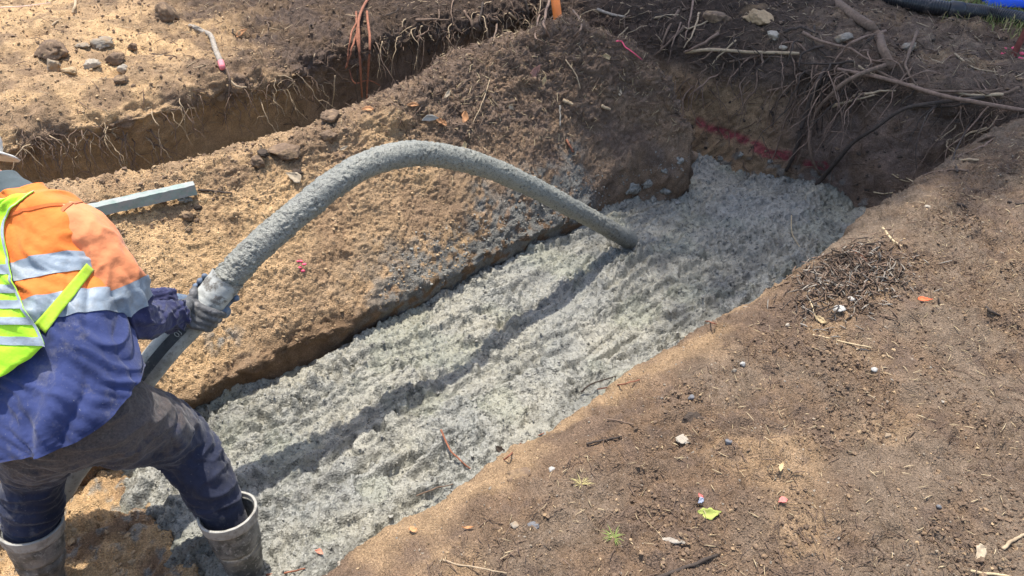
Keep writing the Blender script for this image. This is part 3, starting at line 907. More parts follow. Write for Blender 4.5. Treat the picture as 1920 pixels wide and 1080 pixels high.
# big ones at the pit end, each a thing of its own
traced([(1550, -12), (1590, 22), (1625, 45), (1645, 65), (1655, 92), (1674, 128)], 0.07, 0.034, 0.026, M_ROOT,
       ('thick grey-brown curved root coming down over the pit bank from the top edge', 'root'), offs=[.03, .06, .09, .10, .09, .0])
traced([(1570, 130), (1640, 142), (1700, 160), (1760, 178), (1830, 192), (1925, 208)], 0.10, 0.011, 0.012, M_ROOT_LONG,
       ('long reddish root reaching across to the right edge of the photo', 'root'), offs=[.06, .10, .13, .16, .14, .02])
traced([(1660, 122), (1600, 145), (1560, 175), (1530, 210), (1518, 250), (1520, 290), (1537, 328)], 0.10, 0.014, 0.008, M_ROOT,
       ('brown root bowing out to the left and down to the concrete', 'root'), offs=[.05, .14, .16, .15, .13, .10, .02])
traced([(1845, 182), (1740, 195), (1690, 206), (1640, 240), (1600, 265), (1570, 300), (1545, 330), (1530, 346)], 0.10, 0.010, 0.015, M_ROOT_DARK,
       ('dark straight root slanting down left to the edge of the concrete', 'root'), offs=[.05, .14, .15, .14, .13, .10, .05, .0])
traced([(1547, 130), (1530, 160), (1515, 200), (1500, 250), (1488, 292), (1474, 320)], 0.10, 0.014, 0.012, M_ROOT_DARK,
       ('dark upright root hanging in front of the pink sprayed line', 'root'), offs=[.05, .13, .15, .13, .09, .02])
traced([(1285, 98), (1340, 93), (1400, 97), (1498, 100)], 0.04, 0.012, 0.010, M_ROOT_PALE,
       ('pale straight root lying level along the pit rim', 'root'))
# finer ones belong to the banks
FINE = [
 [(1368, 116), (1420, 106), (1470, 108)], [(1505, 60), (1545, 80), (1590, 90), (1620, 108), (1665, 117)],
 [(1660, 58), (1610, 75), (1580, 95), (1565, 115)], [(1545, 85), (1505, 98), (1498, 125)], [(1438, 172), (1480, 160), (1540, 135)],
 [(1700, 198), (1780, 200), (1840, 190)], [(1548, 128), (1525, 165), (1490, 182)], [(1550, 128), (1535, 180), (1532, 205)],
 [(1555, 128), (1540, 150), (1522, 195), (1505, 255), (1482, 310)], [(1590, 110), (1640, 140), (1690, 155), (1720, 160)],
 [(1640, 130), (1720, 165), (1840, 170), (1880, 165)], [(1600, 115), (1560, 118), (1490, 118)], [(1620, 190), (1600, 215), (1595, 250)],
 [(1850, 240), (1820, 250), (1788, 268)], [(1862, 255), (1820, 272), (1795, 295)], [(1795, 322), (1790, 290), (1820, 230), (1835, 205)],
 [(1860, 262), (1830, 280), (1782, 296)], [(1835, 300), (1800, 298), (1780, 292)], [(1815, 320), (1770, 318), (1730, 330)],
 [(1880, 178), (1830, 176), (1780, 172)], [(1910, 165), (1870, 178), (1840, 172)], [(1300, 0), (1292, 40), (1284, 75)],
 [(1332, 38), (1295, 52), (1280, 48)], [(1348, 62), (1310, 85), (1282, 98)], [(1310, 25), (1300, 60), (1282, 90)], [(1350, 88), (1320, 108), (1290, 120)],
 [(1277, 42), (1262, 80), (1252, 122)], [(1283, 50), (1245, 88), (1228, 105)], [(1272, 20), (1248, 60), (1240, 90)], [(1380, 75), (1345, 108), (1335, 120)],
 [(1428, 100), (1430, 118), (1428, 125)], [(1660, 100), (1640, 60), (1620, 30)], [(1720, 60), (1700, 120), (1718, 160)], [(1470, 60), (1500, 52), (1528, 62)],
 [(1527, 50), (1528, 85), (1560, 110)], [(1790, 100), (1820, 125), (1870, 135)], [(1310, 155), (1313, 170), (1302, 190)], [(1620, 125), (1660, 150), (1700, 150)],
 [(1600, 180), (1640, 172), (1680, 170)], [(1560, 200), (1590, 190), (1640, 178)],
 # far bank, top middle
 [(955, 25), (978, 45), (1000, 50), (1012, 20), (1014, -8)], [(1012, 28), (1003, 66), (1020, 80)], [(942, -5), (932, 45), (925, 78)], [(718, 30), (745, 20), (742, 8)],
 [(780, 38), (810, 36), (840, 38)], [(780, 70), (800, 60), (805, 50)], [(905, 5), (900, 40), (912, 70)], [(870, 20), (885, 50), (880, 80)], [(1030, 0), (1020, 40), (1030, 70)],
 [(985, 0), (990, 30), (970, 60)], [(820, 0), (822, 30), (812, 45)], [(850, 0), (845, 30), (862, 60)], [(803, 95), (812, 115), (820, 128)], [(1075, 20), (1090, 50), (1075, 70)],
 [(1125, 55), (1140, 62), (1150, 78)],
]
for f in FINE:
    traced(f, random.uniform(0.02, 0.07), random.uniform(0.005, 0.012), None, random.choice([M_ROOT, M_ROOT, M_ROOT_LONG, M_ROOT_DARK, M_ROOT_PALE]), n=16, wob=0.012)
# hanging reddish roots, top left of centre
HANG = [([(692, -6), (674, 30), (675, 100), (679, 182)], 0.011), ([(684, 18), (660, 60), (652, 100), (651, 126)], 0.007),
        ([(668, 22), (671, 80), (677, 150)], 0.008), ([(688, 22), (693, 80), (690, 150), (687, 186)], 0.010), ([(655, 130), (665, 155), (690, 150), (712, 160)], 0.006),
        ([(668, 60), (660, 90), (648, 128)], 0.008)]
for k, (pl, r) in enumerate(HANG):
    traced(pl, 0.0, r, r * 0.6, M_ROOT_RED, None, far_bank, offs=[0.02] + [0.14] * (len(pl) - 1), n=24, wob=0.008)
# root hairs on the cut walls
rr = random.Random(21)
def hairs(region, count, rmin, rmax, length, mats, down=1.0):
    for _ in range(count):
        px, py = rr.uniform(region[0], region[2]), rr.uniform(region[1], region[3])
        if len(region) > 4: py += (px - region[0]) * region[4]
        p, n, nm = hit(px, py)
        if nm not in ('far_bank', 'end_bank'): continue
        nh = Vector((n.x, n.y, 0)); nh = nh.normalized() if nh.length > 0.1 else Vector((0, -1, 0))
        L = rr.uniform(*length)
        side = Vector((ES[0], ES[1], 0)) * rr.uniform(-0.7, 0.7)
        pts = [p - n * 0.01]
        d = nh * rr.uniform(.3, 1.0) + side * 1.6 + Vector((0, 0, rr.uniform(-.8, .3)))
        for k in range(4):
            q = pts[-1] + d.normalized() * L * 0.27
            pts.append(q)
            d = d * 0.55 + Vector((rr.uniform(-.5, .5), rr.uniform(-.3, .3), -0.75 * down))
        r_ = rr.uniform(rmin, rmax)
        specs = [(pts, r_, r_ * 0.35, 15, 0.022)]
        for _b in range(rr.choice([0, 1, 1, 2])):
            st_ = pts[rr.choice([1, 2, 3])]
            d2 = Vector((rr.uniform(-1, 1), rr.uniform(-.6, .2), rr.uniform(-1, .1))).normalized()
            p2 = [st_, st_ + d2 * L * 0.16, st_ + (d2 + Vector((rr.uniform(-.5, .5), 0, -.5))) * L * 0.28]
            specs.append((p2, r_ * 0.55, r_ * 0.25, 9, 0.01))
        Vs, Fs, b0 = [], [], 0
        for (pp_, ra, rb, nn_, wb) in specs:
            V_, F_, a_, c0_, c1_ = tube_arrays(pp_, ra, rb, n=nn_, seg=5, rough=0.15, wob=wb)
            Vs.append(V_); Fs.append(F_ + b0); b0 += len(V_)
        link('root', mesh_np('root', np.vstack(Vs), np.vstack(Fs)), rr.choice(mats), BANK[nm])
hairs((15, 235, 300, 275), 60, 0.0022, 0.0046, (0.08, 0.36), [M_ROOT_PALE, M_ROOT, M_ROOT])
hairs((290, 180, 620, 225, -0.22), 70, 0.0018, 0.0042, (0.07, 0.32), [M_ROOT_PALE, M_ROOT, M_ROOT])
hairs((640, 60, 1040, 95, -0.16), 80, 0.0025, 0.006, (0.12, 0.42), [M_ROOT, M_ROOT_DARK, M_ROOT_PALE])
hairs((420, 0, 1040, 60), 40, 0.003, 0.006, (0.08, 0.25), [M_ROOT, M_ROOT_DARK, M_ROOT_PALE], 0.4)
hairs((1060, 5, 1300, 70), 44, 0.003, 0.008, (0.15, 0.45), [M_ROOT, M_ROOT_DARK, M_ROOT_LONG, M_ROOT_PALE], 0.7)
hairs((1300, 60, 1880, 170, 0.05), 130, 0.0026, 0.0075, (0.15, 0.55), [M_ROOT, M_ROOT_DARK, M_ROOT_LONG, M_ROOT, M_ROOT_DARK], 0.5)
hairs((1500, 110, 1640, 150), 26, 0.004, 0.008, (0.25, 0.7), [M_ROOT, M_ROOT_DARK, M_ROOT_LONG], 0.9)
hairs((1740, 200, 1890, 290), 14, 0.003, 0.006, (0.15, 0.35), [M_ROOT, M_ROOT_PALE], 0.3)

# litter matted into the dark soil: short fibres, nobody could count them
def fibres(name, patch, count, mask, mat, label, seed, L=(0.02, 0.09), r=0.0013):
    nm, Q, N2, fl = [p for p in PATCHES if p[0] == patch][0]
    rs = np.random.RandomState(seed)
    A = np.linalg.norm(np.cross(Q[1:, :-1] - Q[:-1, :-1], Q[:-1, 1:] - Q[:-1, :-1]), axis=-1)
    pr = (A * mask(Q[:-1, :-1], N2[:-1, :-1])).ravel(); pr = pr / pr.sum()
    i, j = np.unravel_index(rs.choice(len(pr), size=count, p=pr), A.shape)
    P = Q[i, j]; Nn = N2[i, j]
    d = rs.normal(size=(count, 3)); d -= Nn * (d * Nn).sum(1, keepdims=True); d /= np.linalg.norm(d, axis=1)[:, None]
    e = np.cross(Nn, d)
    ln = rs.uniform(L[0], L[1], count)[:, None]; cv = rs.uniform(-.35, .35, count)[:, None]
    lift = rs.uniform(0.0, 0.25, count)[:, None]
    rad = r * rs.uniform(0.6, 1.8, count)[:, None]
    rings = []
    for t in (-0.5, -0.17, 0.17, 0.5):
        c = P + Nn * 0.004 + d * ln * t + e * ln * cv * (0.25 - t * t) + Nn * ln * lift * (t + 0.5)
        rr_ = rad * (1.0 if abs(t) < 0.4 else 0.5)
        rings.append(np.stack([c + e * rr_, c + Nn * rr_ * 1.7, c - e * rr_], 1))
    V = np.stack(rings, 1).reshape(count, 12, 3)
    f = []
    for k in range(3):
        for q_ in range(3):
            a, b = 3 * k + q_, 3 * k + (q_ + 1) % 3
            f.append([a, b, b + 3, a + 3])
    F = (np.array(f)[None] + (np.arange(count) * 12)[:, None, None]).reshape(-1, 4)
    o = link(name, mesh_np(name, V.reshape(-1, 3), F), mat)
    tag(o, label, None, None, 'stuff')
def sw_of(Q): return xy_sw(Q[..., 0], Q[..., 1])
fibres('root_litter', 'berm', 3200, lambda Q, n: inview(Q) * sstep(1.9, 2.8, sw_of(Q)[0] + Q[..., 2]) * sstep(-0.45, 0.0, Q[..., 2]), M_ROOT, 'fine brown rootlets matted over the dark end of the mound', 31)
fibres('straw_litter', 'berm', 700, lambda Q, n: inview(Q) * (0.15 + sstep(2.2, 2.8, sw_of(Q)[0])) * sstep(-0.45, 0.0, Q[..., 2]), M_STRAW, 'pale straw bits scattered over the mound', 32, (0.015, 0.06))
fibres('root_litter', 'end_bank', 4200, lambda Q, n: inview(Q) * 1.0, M_ROOT, 'brown rootlets matted over the pit bank', 33, (0.03, 0.16), 0.002)
fibres('straw_litter', 'end_bank', 1100, lambda Q, n: inview(Q) * (Q[..., 2] > -0.2), M_ROOT_PALE, 'pale bits of root and straw on the pit bank', 34, (0.02, 0.10), 0.002)
fibres('root_litter', 'far_bank', 3600, lambda Q, n: inview(Q) * (0.12 + sstep(1.6, 2.6, sw_of(Q)[0])) * (Q[..., 2] > -0.5), M_ROOT, 'brown rootlets matted over the far bank', 35, (0.02, 0.12), 0.0018)
fibres('straw_litter', 'far_bank', 1200, lambda Q, n: inview(Q) * (Q[..., 2] > -0.4), M_ROOT_PALE, 'pale rootlets on the far bank', 36, (0.02, 0.09), 0.0016)
fibres('root_litter', 'near_bank', 2600, lambda Q, n: inview(Q) * (0.2 + (perlin(Q / 0.35 + 2) > 0.05)) * (sw_of(Q)[1] < 1.1), M_ROOT, 'short brown fibres trodden into the near bank', 37, (0.012, 0.06), 0.0009)
fibres('straw_litter', 'near_bank', 900, lambda Q, n: inview(Q) * (sw_of(Q)[1] < 1.12), M_STRAW, 'short straw bits trodden into the near bank', 38, (0.008, 0.035), 0.0009)
HEAPM = lambda Q, n: np.exp(-(((sw_of(Q)[0] - 2.72) / 0.22) ** 2 + ((sw_of(Q)[1] - 1.0) / 0.13) ** 2))
fibres('bark_litter', 'near_bank', 700, HEAPM, M_ROOT, 'heap of bark strips and twigs on the lip of the near bank', 39, (0.015, 0.07), 0.0020)
fibres('bark_litter', 'near_bank', 350, HEAPM, M_WOODGREY, 'grey wood slivers in the litter heap', 40, (0.02, 0.06), 0.0018)
fibres('bark_litter', 'near_bank', 380, HEAPM, M_ROOT_DARK, 'dark bark strips in the litter heap', 41, (0.02, 0.07), 0.0022)

# ------------------------------------------------------------------ clods and stones
ROCKS = [
 ('earth_clod', 314, 32, 46, 36, M_CLOD, 'round dark earth clod on the sandy bank, nearest the top edge', 'clod'),
 ('earth_clod', 98, 100, 66, 34, M_CLOD, 'broad flat earth slab overhanging a shaded hollow at upper left', 'clod'),
 ('stone', 102, 131, 28, 28, M_STONE, 'grey stone just below the broad earth slab', 'stone'),
 ('stone', 134, 137, 28, 18, M_SANDCLOD, 'yellowish stone right beside the grey stone below the slab', 'stone'),
 ('stone', 155, 86, 28, 12, M_STONE, 'flat grey stone half sunk in sand left of a rounded clod', 'stone'),
 ('earth_clod', 194, 86, 42, 26, M_STONE, 'rounded grey-brown clod above the hollow', 'clod'),
 ('stone', 176, 127, 28, 20, M_PALESTONE, 'pale stone left of the arched clod', 'stone'),
 ('earth_clod', 218, 117, 40, 24, M_CLOD, 'arched brown clod with shade under it on the sandy bank', 'clod'),
 ('stone', 232, 134, 20, 18, M_PALESTONE, 'small pale stone right under the arched clod', 'stone'),
 ('earth_clod', 228, 156, 28, 20, M_CLOD, 'lone dark clod below the group of stones on the sandy bank', 'clod'),
 ('earth_clod', 250, 93, 20, 18, M_CLOD, 'small knobbly dark clod to the right of the group of stones', 'clod'),
 ('earth_clod', 537, 291, 62, 26, M_CLOD, 'long dark earth lump lying on the mound crest', 'clod'),
 ('earth_clod', 486, 308, 30, 22, M_CLOD, 'rough clod against the left end of the long dark lump', 'clod'),
 ('earth_clod', 494, 290, 26, 14, M_DARKCLOD, 'small black clod touching the long dark lump', 'clod'),
 ('stone', 622, 222, 40, 18, M_CLOD, 'smooth grey-brown stone on the mound crest by the straight twig', 'stone'),
 ('earth_clod', 616, 260, 34, 22, M_CLOD, 'brown clod on the mound between the smooth stone and the hose', 'clod'),
 ('earth_clod', 556, 326, 24, 14, M_DARKCLOD, 'small dark clod beside the pale leaf above the hose', 'clod'),
 ('earth_clod', 352, 408, 26, 20, M_CLOD, 'clod on the sand just below the timber plank', 'clod'),
 ('earth_clod', 372, 392, 18, 12, M_DARKCLOD, 'small dark clod near the end of the timber plank', 'clod'),
 ('stone', 1450, 70, 26, 18, M_PALESTONE, 'pale stone lodged in the pit bank under the overhang', 'stone'),
 ('stone', 1467, 91, 16, 10, M_PALESTONE, 'small pale stone on the level pale root', 'stone'),
 ('stone', 1580, 76, 36, 18, M_STONE, 'light grey stone by the thick curved root', 'stone'),
 ('stone', 1700, 92, 26, 16, M_STONE, 'grey stone on the bank right of the thick curved root', 'stone'),
 ('earth_clod', 1425, 42, 52, 28, M_SANDCLOD, 'ochre sandy lump on the pit bank rim', 'clod'),
 ('earth_clod', 1340, 40, 50, 28, M_CLOD, 'grey-brown soil lump at the left of the ochre lump', 'clod'),
 ('stone', 1296, 747, 13, 11, M_BLUESTONE, 'blue-grey pebble on the near bank below the lip', 'stone'),
 ('stone', 1392, 684, 10, 9, M_WHITESTONE, 'white pebble on the near bank beside a grey one', 'stone'),
 ('stone', 1376, 697, 10, 9, M_STONE, 'grey pebble just left of the white pebble', 'stone'),
 ('stone', 1034, 878, 15, 11, M_WHITESTONE, 'bright white pebble near the flat grey patch', 'stone'),
 ('stone', 1279, 824, 26, 9, M_PALESTONE, 'flat cream pebble in the middle of the near bank', 'stone'),
 ('stone', 1365, 831, 15, 12, M_BLUESTONE, 'blue-grey pebble right of the flat cream pebble', 'stone'),
 ('stone', 1759, 952, 12, 10, M_BLUESTONE, 'small blue-grey pebble at the lower right', 'stone'),
 ('stone', 966, 986, 18, 9, M_STONE, 'flat greenish-grey pebble near the bottom edge', 'stone'),
 ('stone', 999, 986, 22, 9, M_BLUESTONE, 'flat dark slate bit beside the flat greenish pebble', 'stone'),
 ('stone', 1638, 695, 12, 10, M_WHITESTONE, 'white chip below the straw stick', 'stone'),
 ('stone', 1663, 818, 14, 9, M_STONE, 'greenish-grey pebble at the right middle of the near bank', 'stone'),
 ('stone', 1572, 580, 22, 10, M_WHITESTONE, 'white flake lying below the bark heap', 'stone'),
 ('stone', 1596, 562, 15, 8, M_WHITESTONE, 'smaller white flake above the larger white flake', 'stone'),
 ('stone', 1476, 612, 9, 8, M_PALESTONE, 'small cream pebble on the lip below the bark heap', 'stone'),
 ('stone', 1738, 389, 14, 6, M_PALESTONE, 'cream chip on the bank right of the bark heap', 'stone'),
 ('earth_clod', 975, 886, 58, 30, M_CLOD, 'flat round grey-brown patch of hardened mud on the lip', 'clod'),
 ('earth_clod', 1300, 775, 50, 22, M_DARKCLOD, 'low dark crust of soil below the blue-grey pebble', 'clod'),
 ('stone', 1325, 600, 7, 6, M_CLOD, None, None),
]
sd = 100
for (nm, px, py, w, h, m, lab, cat) in ROCKS:
    sd += 1
    if lab is None: continue
    put_rock(nm, px, py, w, h, m, lab, cat, sd, flat=0.25 if w > 50 else 0.5, sink=1.9 if 'patch' in lab or 'crust' in lab else 0.75 if 'sunk' in lab else 0.4)

# concrete splats on the berm end wall
for k, (px, py, w) in enumerate([(1186, 352, 34), (1215, 345, 22), (1243, 320, 14), (1250, 358, 20), (1276, 300, 16), (1165, 385, 26), (1222, 375, 24), (1268, 378, 22), (1350, 295, 12), (1390, 290, 12), (1445, 302, 10)]):
    p, n, nm = hit(px, py)
    D = (p - CAMP).length
    s_ = w / 2 * D / FPX
    o = link('concrete_splat', rock_mesh('concrete_splat', (s_, s_ * 0.7, s_ * 0.35), 300 + k, 3, jag=0.9), M_CONCLUMP, BANK[nm])
    o.location = p; o.rotation_euler = Vector(n).to_track_quat('Z', 'Y').to_euler()

# ------------------------------------------------------------------ leaves, flakes, chips
def leaf_mesh(name, L, W, curl=0.25, seed=0, lobes=0.0):
    rs = np.random.RandomState(seed); n, m = 13, 7
    V = []
    for i in range(n):
        t = i / (n - 1)
        hw = W * math.sin(math.pi * min(1, t ** (0.7 + (seed % 5) * 0.2) * 0.94 + 0.05)) ** 1.2 * (1 + max(lobes, 0.10) * math.sin(t * 19 + seed))
        for j in range(m):
            u = j / (m - 1) * 2 - 1
            V.append([L * (t - 0.5), hw * u + W * 0.5 * math.sin(t * 3 + seed), L * curl * ((t - 0.5) ** 2 * 2) + abs(u) * hw * 0.35 + 0.004 * rs.uniform(0, 1)])
    V = np.array(V)
    me = mesh_np(name, V, grid_faces(n, m))
    return me
def put_leaf(px, py, lpx, wpx, ang, mat, label, name='leaf', cat='leaf', curl=0.25, seed=0, lobes=0.0, tilt=0.0):
    p, n, nm = hit(px, py)
    D = (p - CAMP).length
    k = D / FPX
    # leaf follows the slope, its length turned by ang in the picture plane
    o = link(name, leaf_mesh(name, lpx * k, wpx * k / 2, curl, seed, lobes), mat)
    md = o.modifiers.new('thick', 'SOLIDIFY'); md.thickness = 0.0012
    n = (n * 0.6 + (CAMP - p).normalized() * 0.8).normalized()
    up = Vector((0, SP, CP)); rt = Vector((1, 0, 0))
    d = rt * math.cos(ang) + up * math.sin(ang); d = (d - n * d.dot(n)).normalized()
    y = n.cross(d)
    from mathutils import Matrix
    M = Matrix((d, y, n)).transposed().to_4x4(); M.translation = p + n * 0.010
    o.matrix_world = M
    tag(o, label, cat)
    return o
def lm(name, c): return simple(name, c, 0.7, 0.2, 60, 0.001, 90)
L_PINK = lm('leaf_pink_brown', (0.42, 0.22, 0.17)); L_TAN = lm('leaf_tan', (0.52, 0.38, 0.20)); L_OR = lm('leaf_orange', (0.55, 0.27, 0.12))
L_PALE = lm('leaf_pale', (0.44, 0.35, 0.24)); L_GREEN = lm('leaf_green', (0.34, 0.38, 0.09)); L_GREY = lm('leaf_grey', (0.36, 0.33, 0.28))
R = math.radians
put_leaf(1004, 135, 34, 14, R(75), L_PINK, 'pinkish-brown leaf near the top of the mound', seed=1)
put_leaf(1018, 153, 26, 8, R(80), L_TAN, 'narrow tan leaf just right of the pinkish leaf', seed=2)
put_leaf(838, 177, 18, 8, R(60), L_PALE, 'pale curled leaf on the left shoulder of the mound', seed=3)
put_leaf(870, 221, 24, 14, R(60), L_OR, 'orange-tan leaf on the mound face, broadest of three', seed=4)
put_leaf(824, 223, 16, 10, R(100), L_OR, 'small orange leaf beside grey curled leaves', seed=5)
put_leaf(836, 230, 12, 8, R(100), L_OR, 'tiny orange leaf right of the small orange leaf', seed=6)
put_leaf(806, 222, 32, 12, R(15), L_GREY, 'grey curled leaf left of the small orange leaf', seed=7)
put_leaf(869, 275, 20, 9, R(110), L_TAN, 'tan leaf just above the hose top', seed=8)
put_leaf(958, 202, 12, 10, R(150), L_PALE, 'small pale leaf in the middle of the mound face', seed=9)
put_leaf(548, 334, 30, 18, R(140), L_PALE, 'pale cream leaf on the mound left of the hose', seed=10, curl=0.1)
put_leaf(645, 278, 18, 6, R(15), L_PALE, 'thin pale leaf sliver left above the hose', seed=11)
put_leaf(775, 198, 22, 8, R(-5), L_OR, 'light orange wood flake on the mound crest', seed=12)
put_leaf(690, 207, 22, 9, R(10), L_OR, 'rusty flake on the mound crest near the hanging roots', seed=13)
put_leaf(1137, 106, 14, 12, R(30), L_TAN, 'yellowish curled leaf near the mound top right', seed=14)
put_leaf(1162, 174, 12, 6, R(100), L_PALE, 'tiny cream leaf on the right of the mound', seed=15)
put_leaf(1328, 961, 42, 20, R(-5), L_GREEN, 'bright yellow-green torn leaf on the near bank', seed=16, curl=0.08, lobes=0.18)
put_leaf(1313, 932, 12, 7, R(100), lm('flake_pink', (0.8, 0.22, 0.18)), 'pink-red plastic scrap above the yellow-green leaf', 'plastic_scrap', 'litter', seed=17)
put_leaf(1314, 941, 12, 10, R(10), lm('flake_grey', (0.30, 0.33, 0.42)), 'blue-grey scrap touching the pink scrap', 'plastic_scrap', 'litter', seed=18)
put_leaf(1467, 945, 16, 12, R(20), lm('flake_pink2', (0.75, 0.20, 0.17)), 'pink-red flake alone on the lower near bank', 'plastic_scrap', 'litter', seed=19)
put_leaf(1735, 565, 22, 8, R(-5), lm('flake_orange', (0.8, 0.16, 0.06)), 'bright orange-red flake on the right bank', 'plastic_scrap', 'litter', seed=20)
put_leaf(775, 995, 14, 12, R(30), L_OR, 'small orange leaf at the trench lip near the bottom', seed=21)
put_leaf(596, 1038, 16, 9, R(160), lm('leaf_salmon', (0.6, 0.25, 0.17)), 'salmon-pink leaf on the concrete by the near lip', seed=22)
put_leaf(877, 992, 22, 5, R(-5), L_OR, 'thin orange sliver on the lower near bank', seed=23)
put_leaf(1835, 1040, 24, 20, R(20), L_PALE, 'pale crinkled leaf in the lower right corner', seed=24, lobes=0.2)
put_leaf(453, 63, 26, 8, R(35), L_OR, 'orange-tan bark flake on the sandy bank by the pink-tipped stick', seed=25)
put_leaf(1465, 880, 22, 7, R(80), L_TAN, 'upright tan sliver on the near bank', seed=26)
put_leaf(1540, 600, 22, 10, R(-20), L_TAN, 'tan bark scrap below the litter heap', seed=27)
put_leaf(935, 840, 20, 12, R(-20), M_ROOT_DARK, 'dark scrap on the trench lip over the concrete', 'bark_scrap', 'bark', seed=28)

def stick(pxs, r, mat, label, cat='stick', off=0.01, offs=None, name='stick', r1=None, wob=0.004):
    pts = []
    for k, (px, py) in enumerate(pxs):
        p, nn, nm = hit(px, py)
        pts.append(p + (CAMP - p).normalized() * (off if offs is None else offs[k]))
    o = link(name, tube_mesh(name, pts, r, r1 if r1 else r * 0.7, n=18, seg=7, rough=0.10, wob=wob), mat)
    recentre(o); tag(o, label, cat)
    return o
stick([(826, 806), (842, 840), (862, 862), (886, 882)], 0.0045, M_ROOT_RED, 'reddish bent twig standing out over the concrete from the near lip', offs=[.10, .07, .03, .0])
stick([(1484, 404), (1484, 432), (1492, 452), (1504, 470)], 0.003, M_STRAW, 'thin pale bent stalk over the concrete by the bark heap', offs=[.08, .06, .03, .0])
stick([(1524, 628), (1575, 640), (1634, 652)], 0.0035, M_STRAW, 'straw-coloured straight stick on the near bank below the heap')
stick([(1100, 832), (1130, 826), (1166, 818)], 0.004, M_ROOT_DARK, 'short dark twig on the near bank right of the mud patch')
stick([(1138, 786), (1165, 790), (1188, 796)], 0.003, M_ROOT, 'brown curved twig above the short dark twig')
stick([(1228, 1085), (1290, 1062), (1345, 1040)], 0.006, M_ROOT_DARK, 'dark twig running off the bottom edge')
stick([(1638, 360), (1655, 363), (1674, 361)], 0.005, M_STRAW, 'short pale chip at the bank edge', wob=0.001)
stick([(1682, 328), (1700, 334), (1722, 346)], 0.004, M_STRAW, 'right one of two pale splinters sticking out above the short chip', wob=0.001)
stick([(1672, 326), (1690, 337), (1706, 341)], 0.0035, M_STRAW, 'left one of two pale splinters sticking out above the short chip', wob=0.001)
stick([(1614, 462), (1630, 480), (1652, 502)], 0.009, M_ROOT_DARK, 'dark thick bark strip on the litter heap')
stick([(1655, 428), (1672, 448), (1690, 462)], 0.006, M_STRAW, 'pale wood splinter on the right of the litter heap')
stick([(1600, 470), (1620, 485), (1630, 500)], 0.006, M_ROOT_RED, 'reddish wood splinter in the litter heap')
stick([(1512, 545), (1522, 575), (1532, 602)], 0.003, M_STRAW, 'thin bent straw on the lip below the litter heap')
stick([(1848, 576), (1860, 585), (1875, 592)], 0.006, M_ROOT_DARK, 'dark short stick near the right edge')
stick([(1795, 382), (1808, 386), (1815, 390)], 0.007, M_ROOT_DARK, 'stubby dark stick high on the right bank')
stick([(1890, 378), (1905, 382), (1925, 382)], 0.006, M_ROOT_DARK, 'dark stick cut by the right edge of the photo')
stick([(1820, 1070), (1880, 1080), (1930, 1090)], 0.004, M_STRAW, 'pale root strand in the lower right corner')
stick([(1880, 1030), (1900, 1012), (1925, 1000)], 0.005, M_ROOT_PALE, 'pale forked root at the right edge near the bottom')
stick([(830, 1050), (880, 1062), (950, 1075)], 0.0025, M_ROOT_PALE, 'thin pale strand lying at the bottom edge')
stick([(1090, 735), (1110, 720), (1155, 705)], 0.004, M_ROOT_DARK, 'dark arched root out of the lip over the concrete', offs=[.05, .05, .01])
stick([(1120, 730), (1160, 722), (1200, 712)], 0.003, M_ROOT_RED, 'thin reddish strand along the lip')
stick([(780, 930), (820, 915), (862, 905)], 0.003, M_ROOT, 'brown strand at the foot of the lip', offs=[.04, .03, .0])
stick([(945, 862), (960, 848), (975, 832), (1020, 812)], 0.003, M_ROOT_RED, 'reddish strand curling over the sandy lip')
stick([(500, 1078), (540, 1073), (572, 1066)], 0.004, M_ROOT_RED, 'reddish twig on the concrete at the bottom edge')
stick([(1323, 602), (1333, 604), (1343, 608)], 0.003, M_ROOT_RED, 'tiny dark twig on the sandy lip')
stick([(1060, 112), (1080, 140), (1088, 166)], 0.004, M_ROOT_PALE, 'bent pale twig near the mound top', off=.03)
stick([(1050, 198), (1050, 218), (1050, 236)], 0.006, M_WOODGREY, 'short upright grey stick in the mound face', off=.02)
stick([(1056, 188), (1066, 192), (1074, 196)], 0.012, M_ROOT_PALE, 'stubby broken root end in the mound face', off=.02)
stick([(1128, 198), (1136, 202), (1144, 205)], 0.011, M_ROOT_PALE, 'stubby pale wood end on the right of the mound', off=.02)
stick([(1062, 262), (1068, 272), (1074, 285)], 0.008, M_ROOT_RED, 'reddish stick in the lower mound face', off=.015)
stick([(918, 150), (905, 190), (886, 232)], 0.003, M_ROOT_PALE, 'long straight straw leaning on the mound face', off=.03)
stick([(800, 183), (790, 200), (782, 212)], 0.006, M_ROOT, 'brown stub on the mound crest beside the orange leaf')
stick([(628, 142), (626, 172), (622, 202)], 0.005, M_ROOT_PALE, 'straight twig upright beside the smooth stone', offs=[.1, .1, .02])
stick([(204, 378), (195, 392), (184, 408)], 0.007, M_ROOT_PALE, 'short forked stick leaning on the timber plank', off=.03)
stick([(372, 356), (400, 358), (435, 362)], 0.006, M_ROOT_DARK, 'dark twig at the right end of the timber plank')
stick([(142, -5), (140, 12), (136, 24)], 0.011, M_ROOT_PALE, 'pale stub of wood at the top left edge', off=.03)
stick([(98, 48), (104, 42), (110, 38)], 0.007, M_ROOT_PALE, 'short pale stick beside the shaded hollow', off=.02)
stick([(1120, 18), (1145, 26), (1172, 32)], 0.012, M_WOODGREY, 'whitish stick on the dark bank above the mound', off=.03)
stick([(1225, 34), (1248, 30), (1272, 28)], 0.009, M_ROOT_PALE, 'pale brown root stub on the bank right of the whitish stick', off=.03)
_w = put_rock('wood_chunk', 1262, 1012, 42, 10, M_WOODGREY, 'weathered grey wood chunk near the bottom edge', 'wood', 777, sink=0.9)
_w.scale = (1, 0.45, 0.45); _w.location.z -= 0.004
stick([(285, 100), (330, 106), (350, 110)], 0.004, M_ROOT_DARK, 'thin dark twig on the sandy bank')
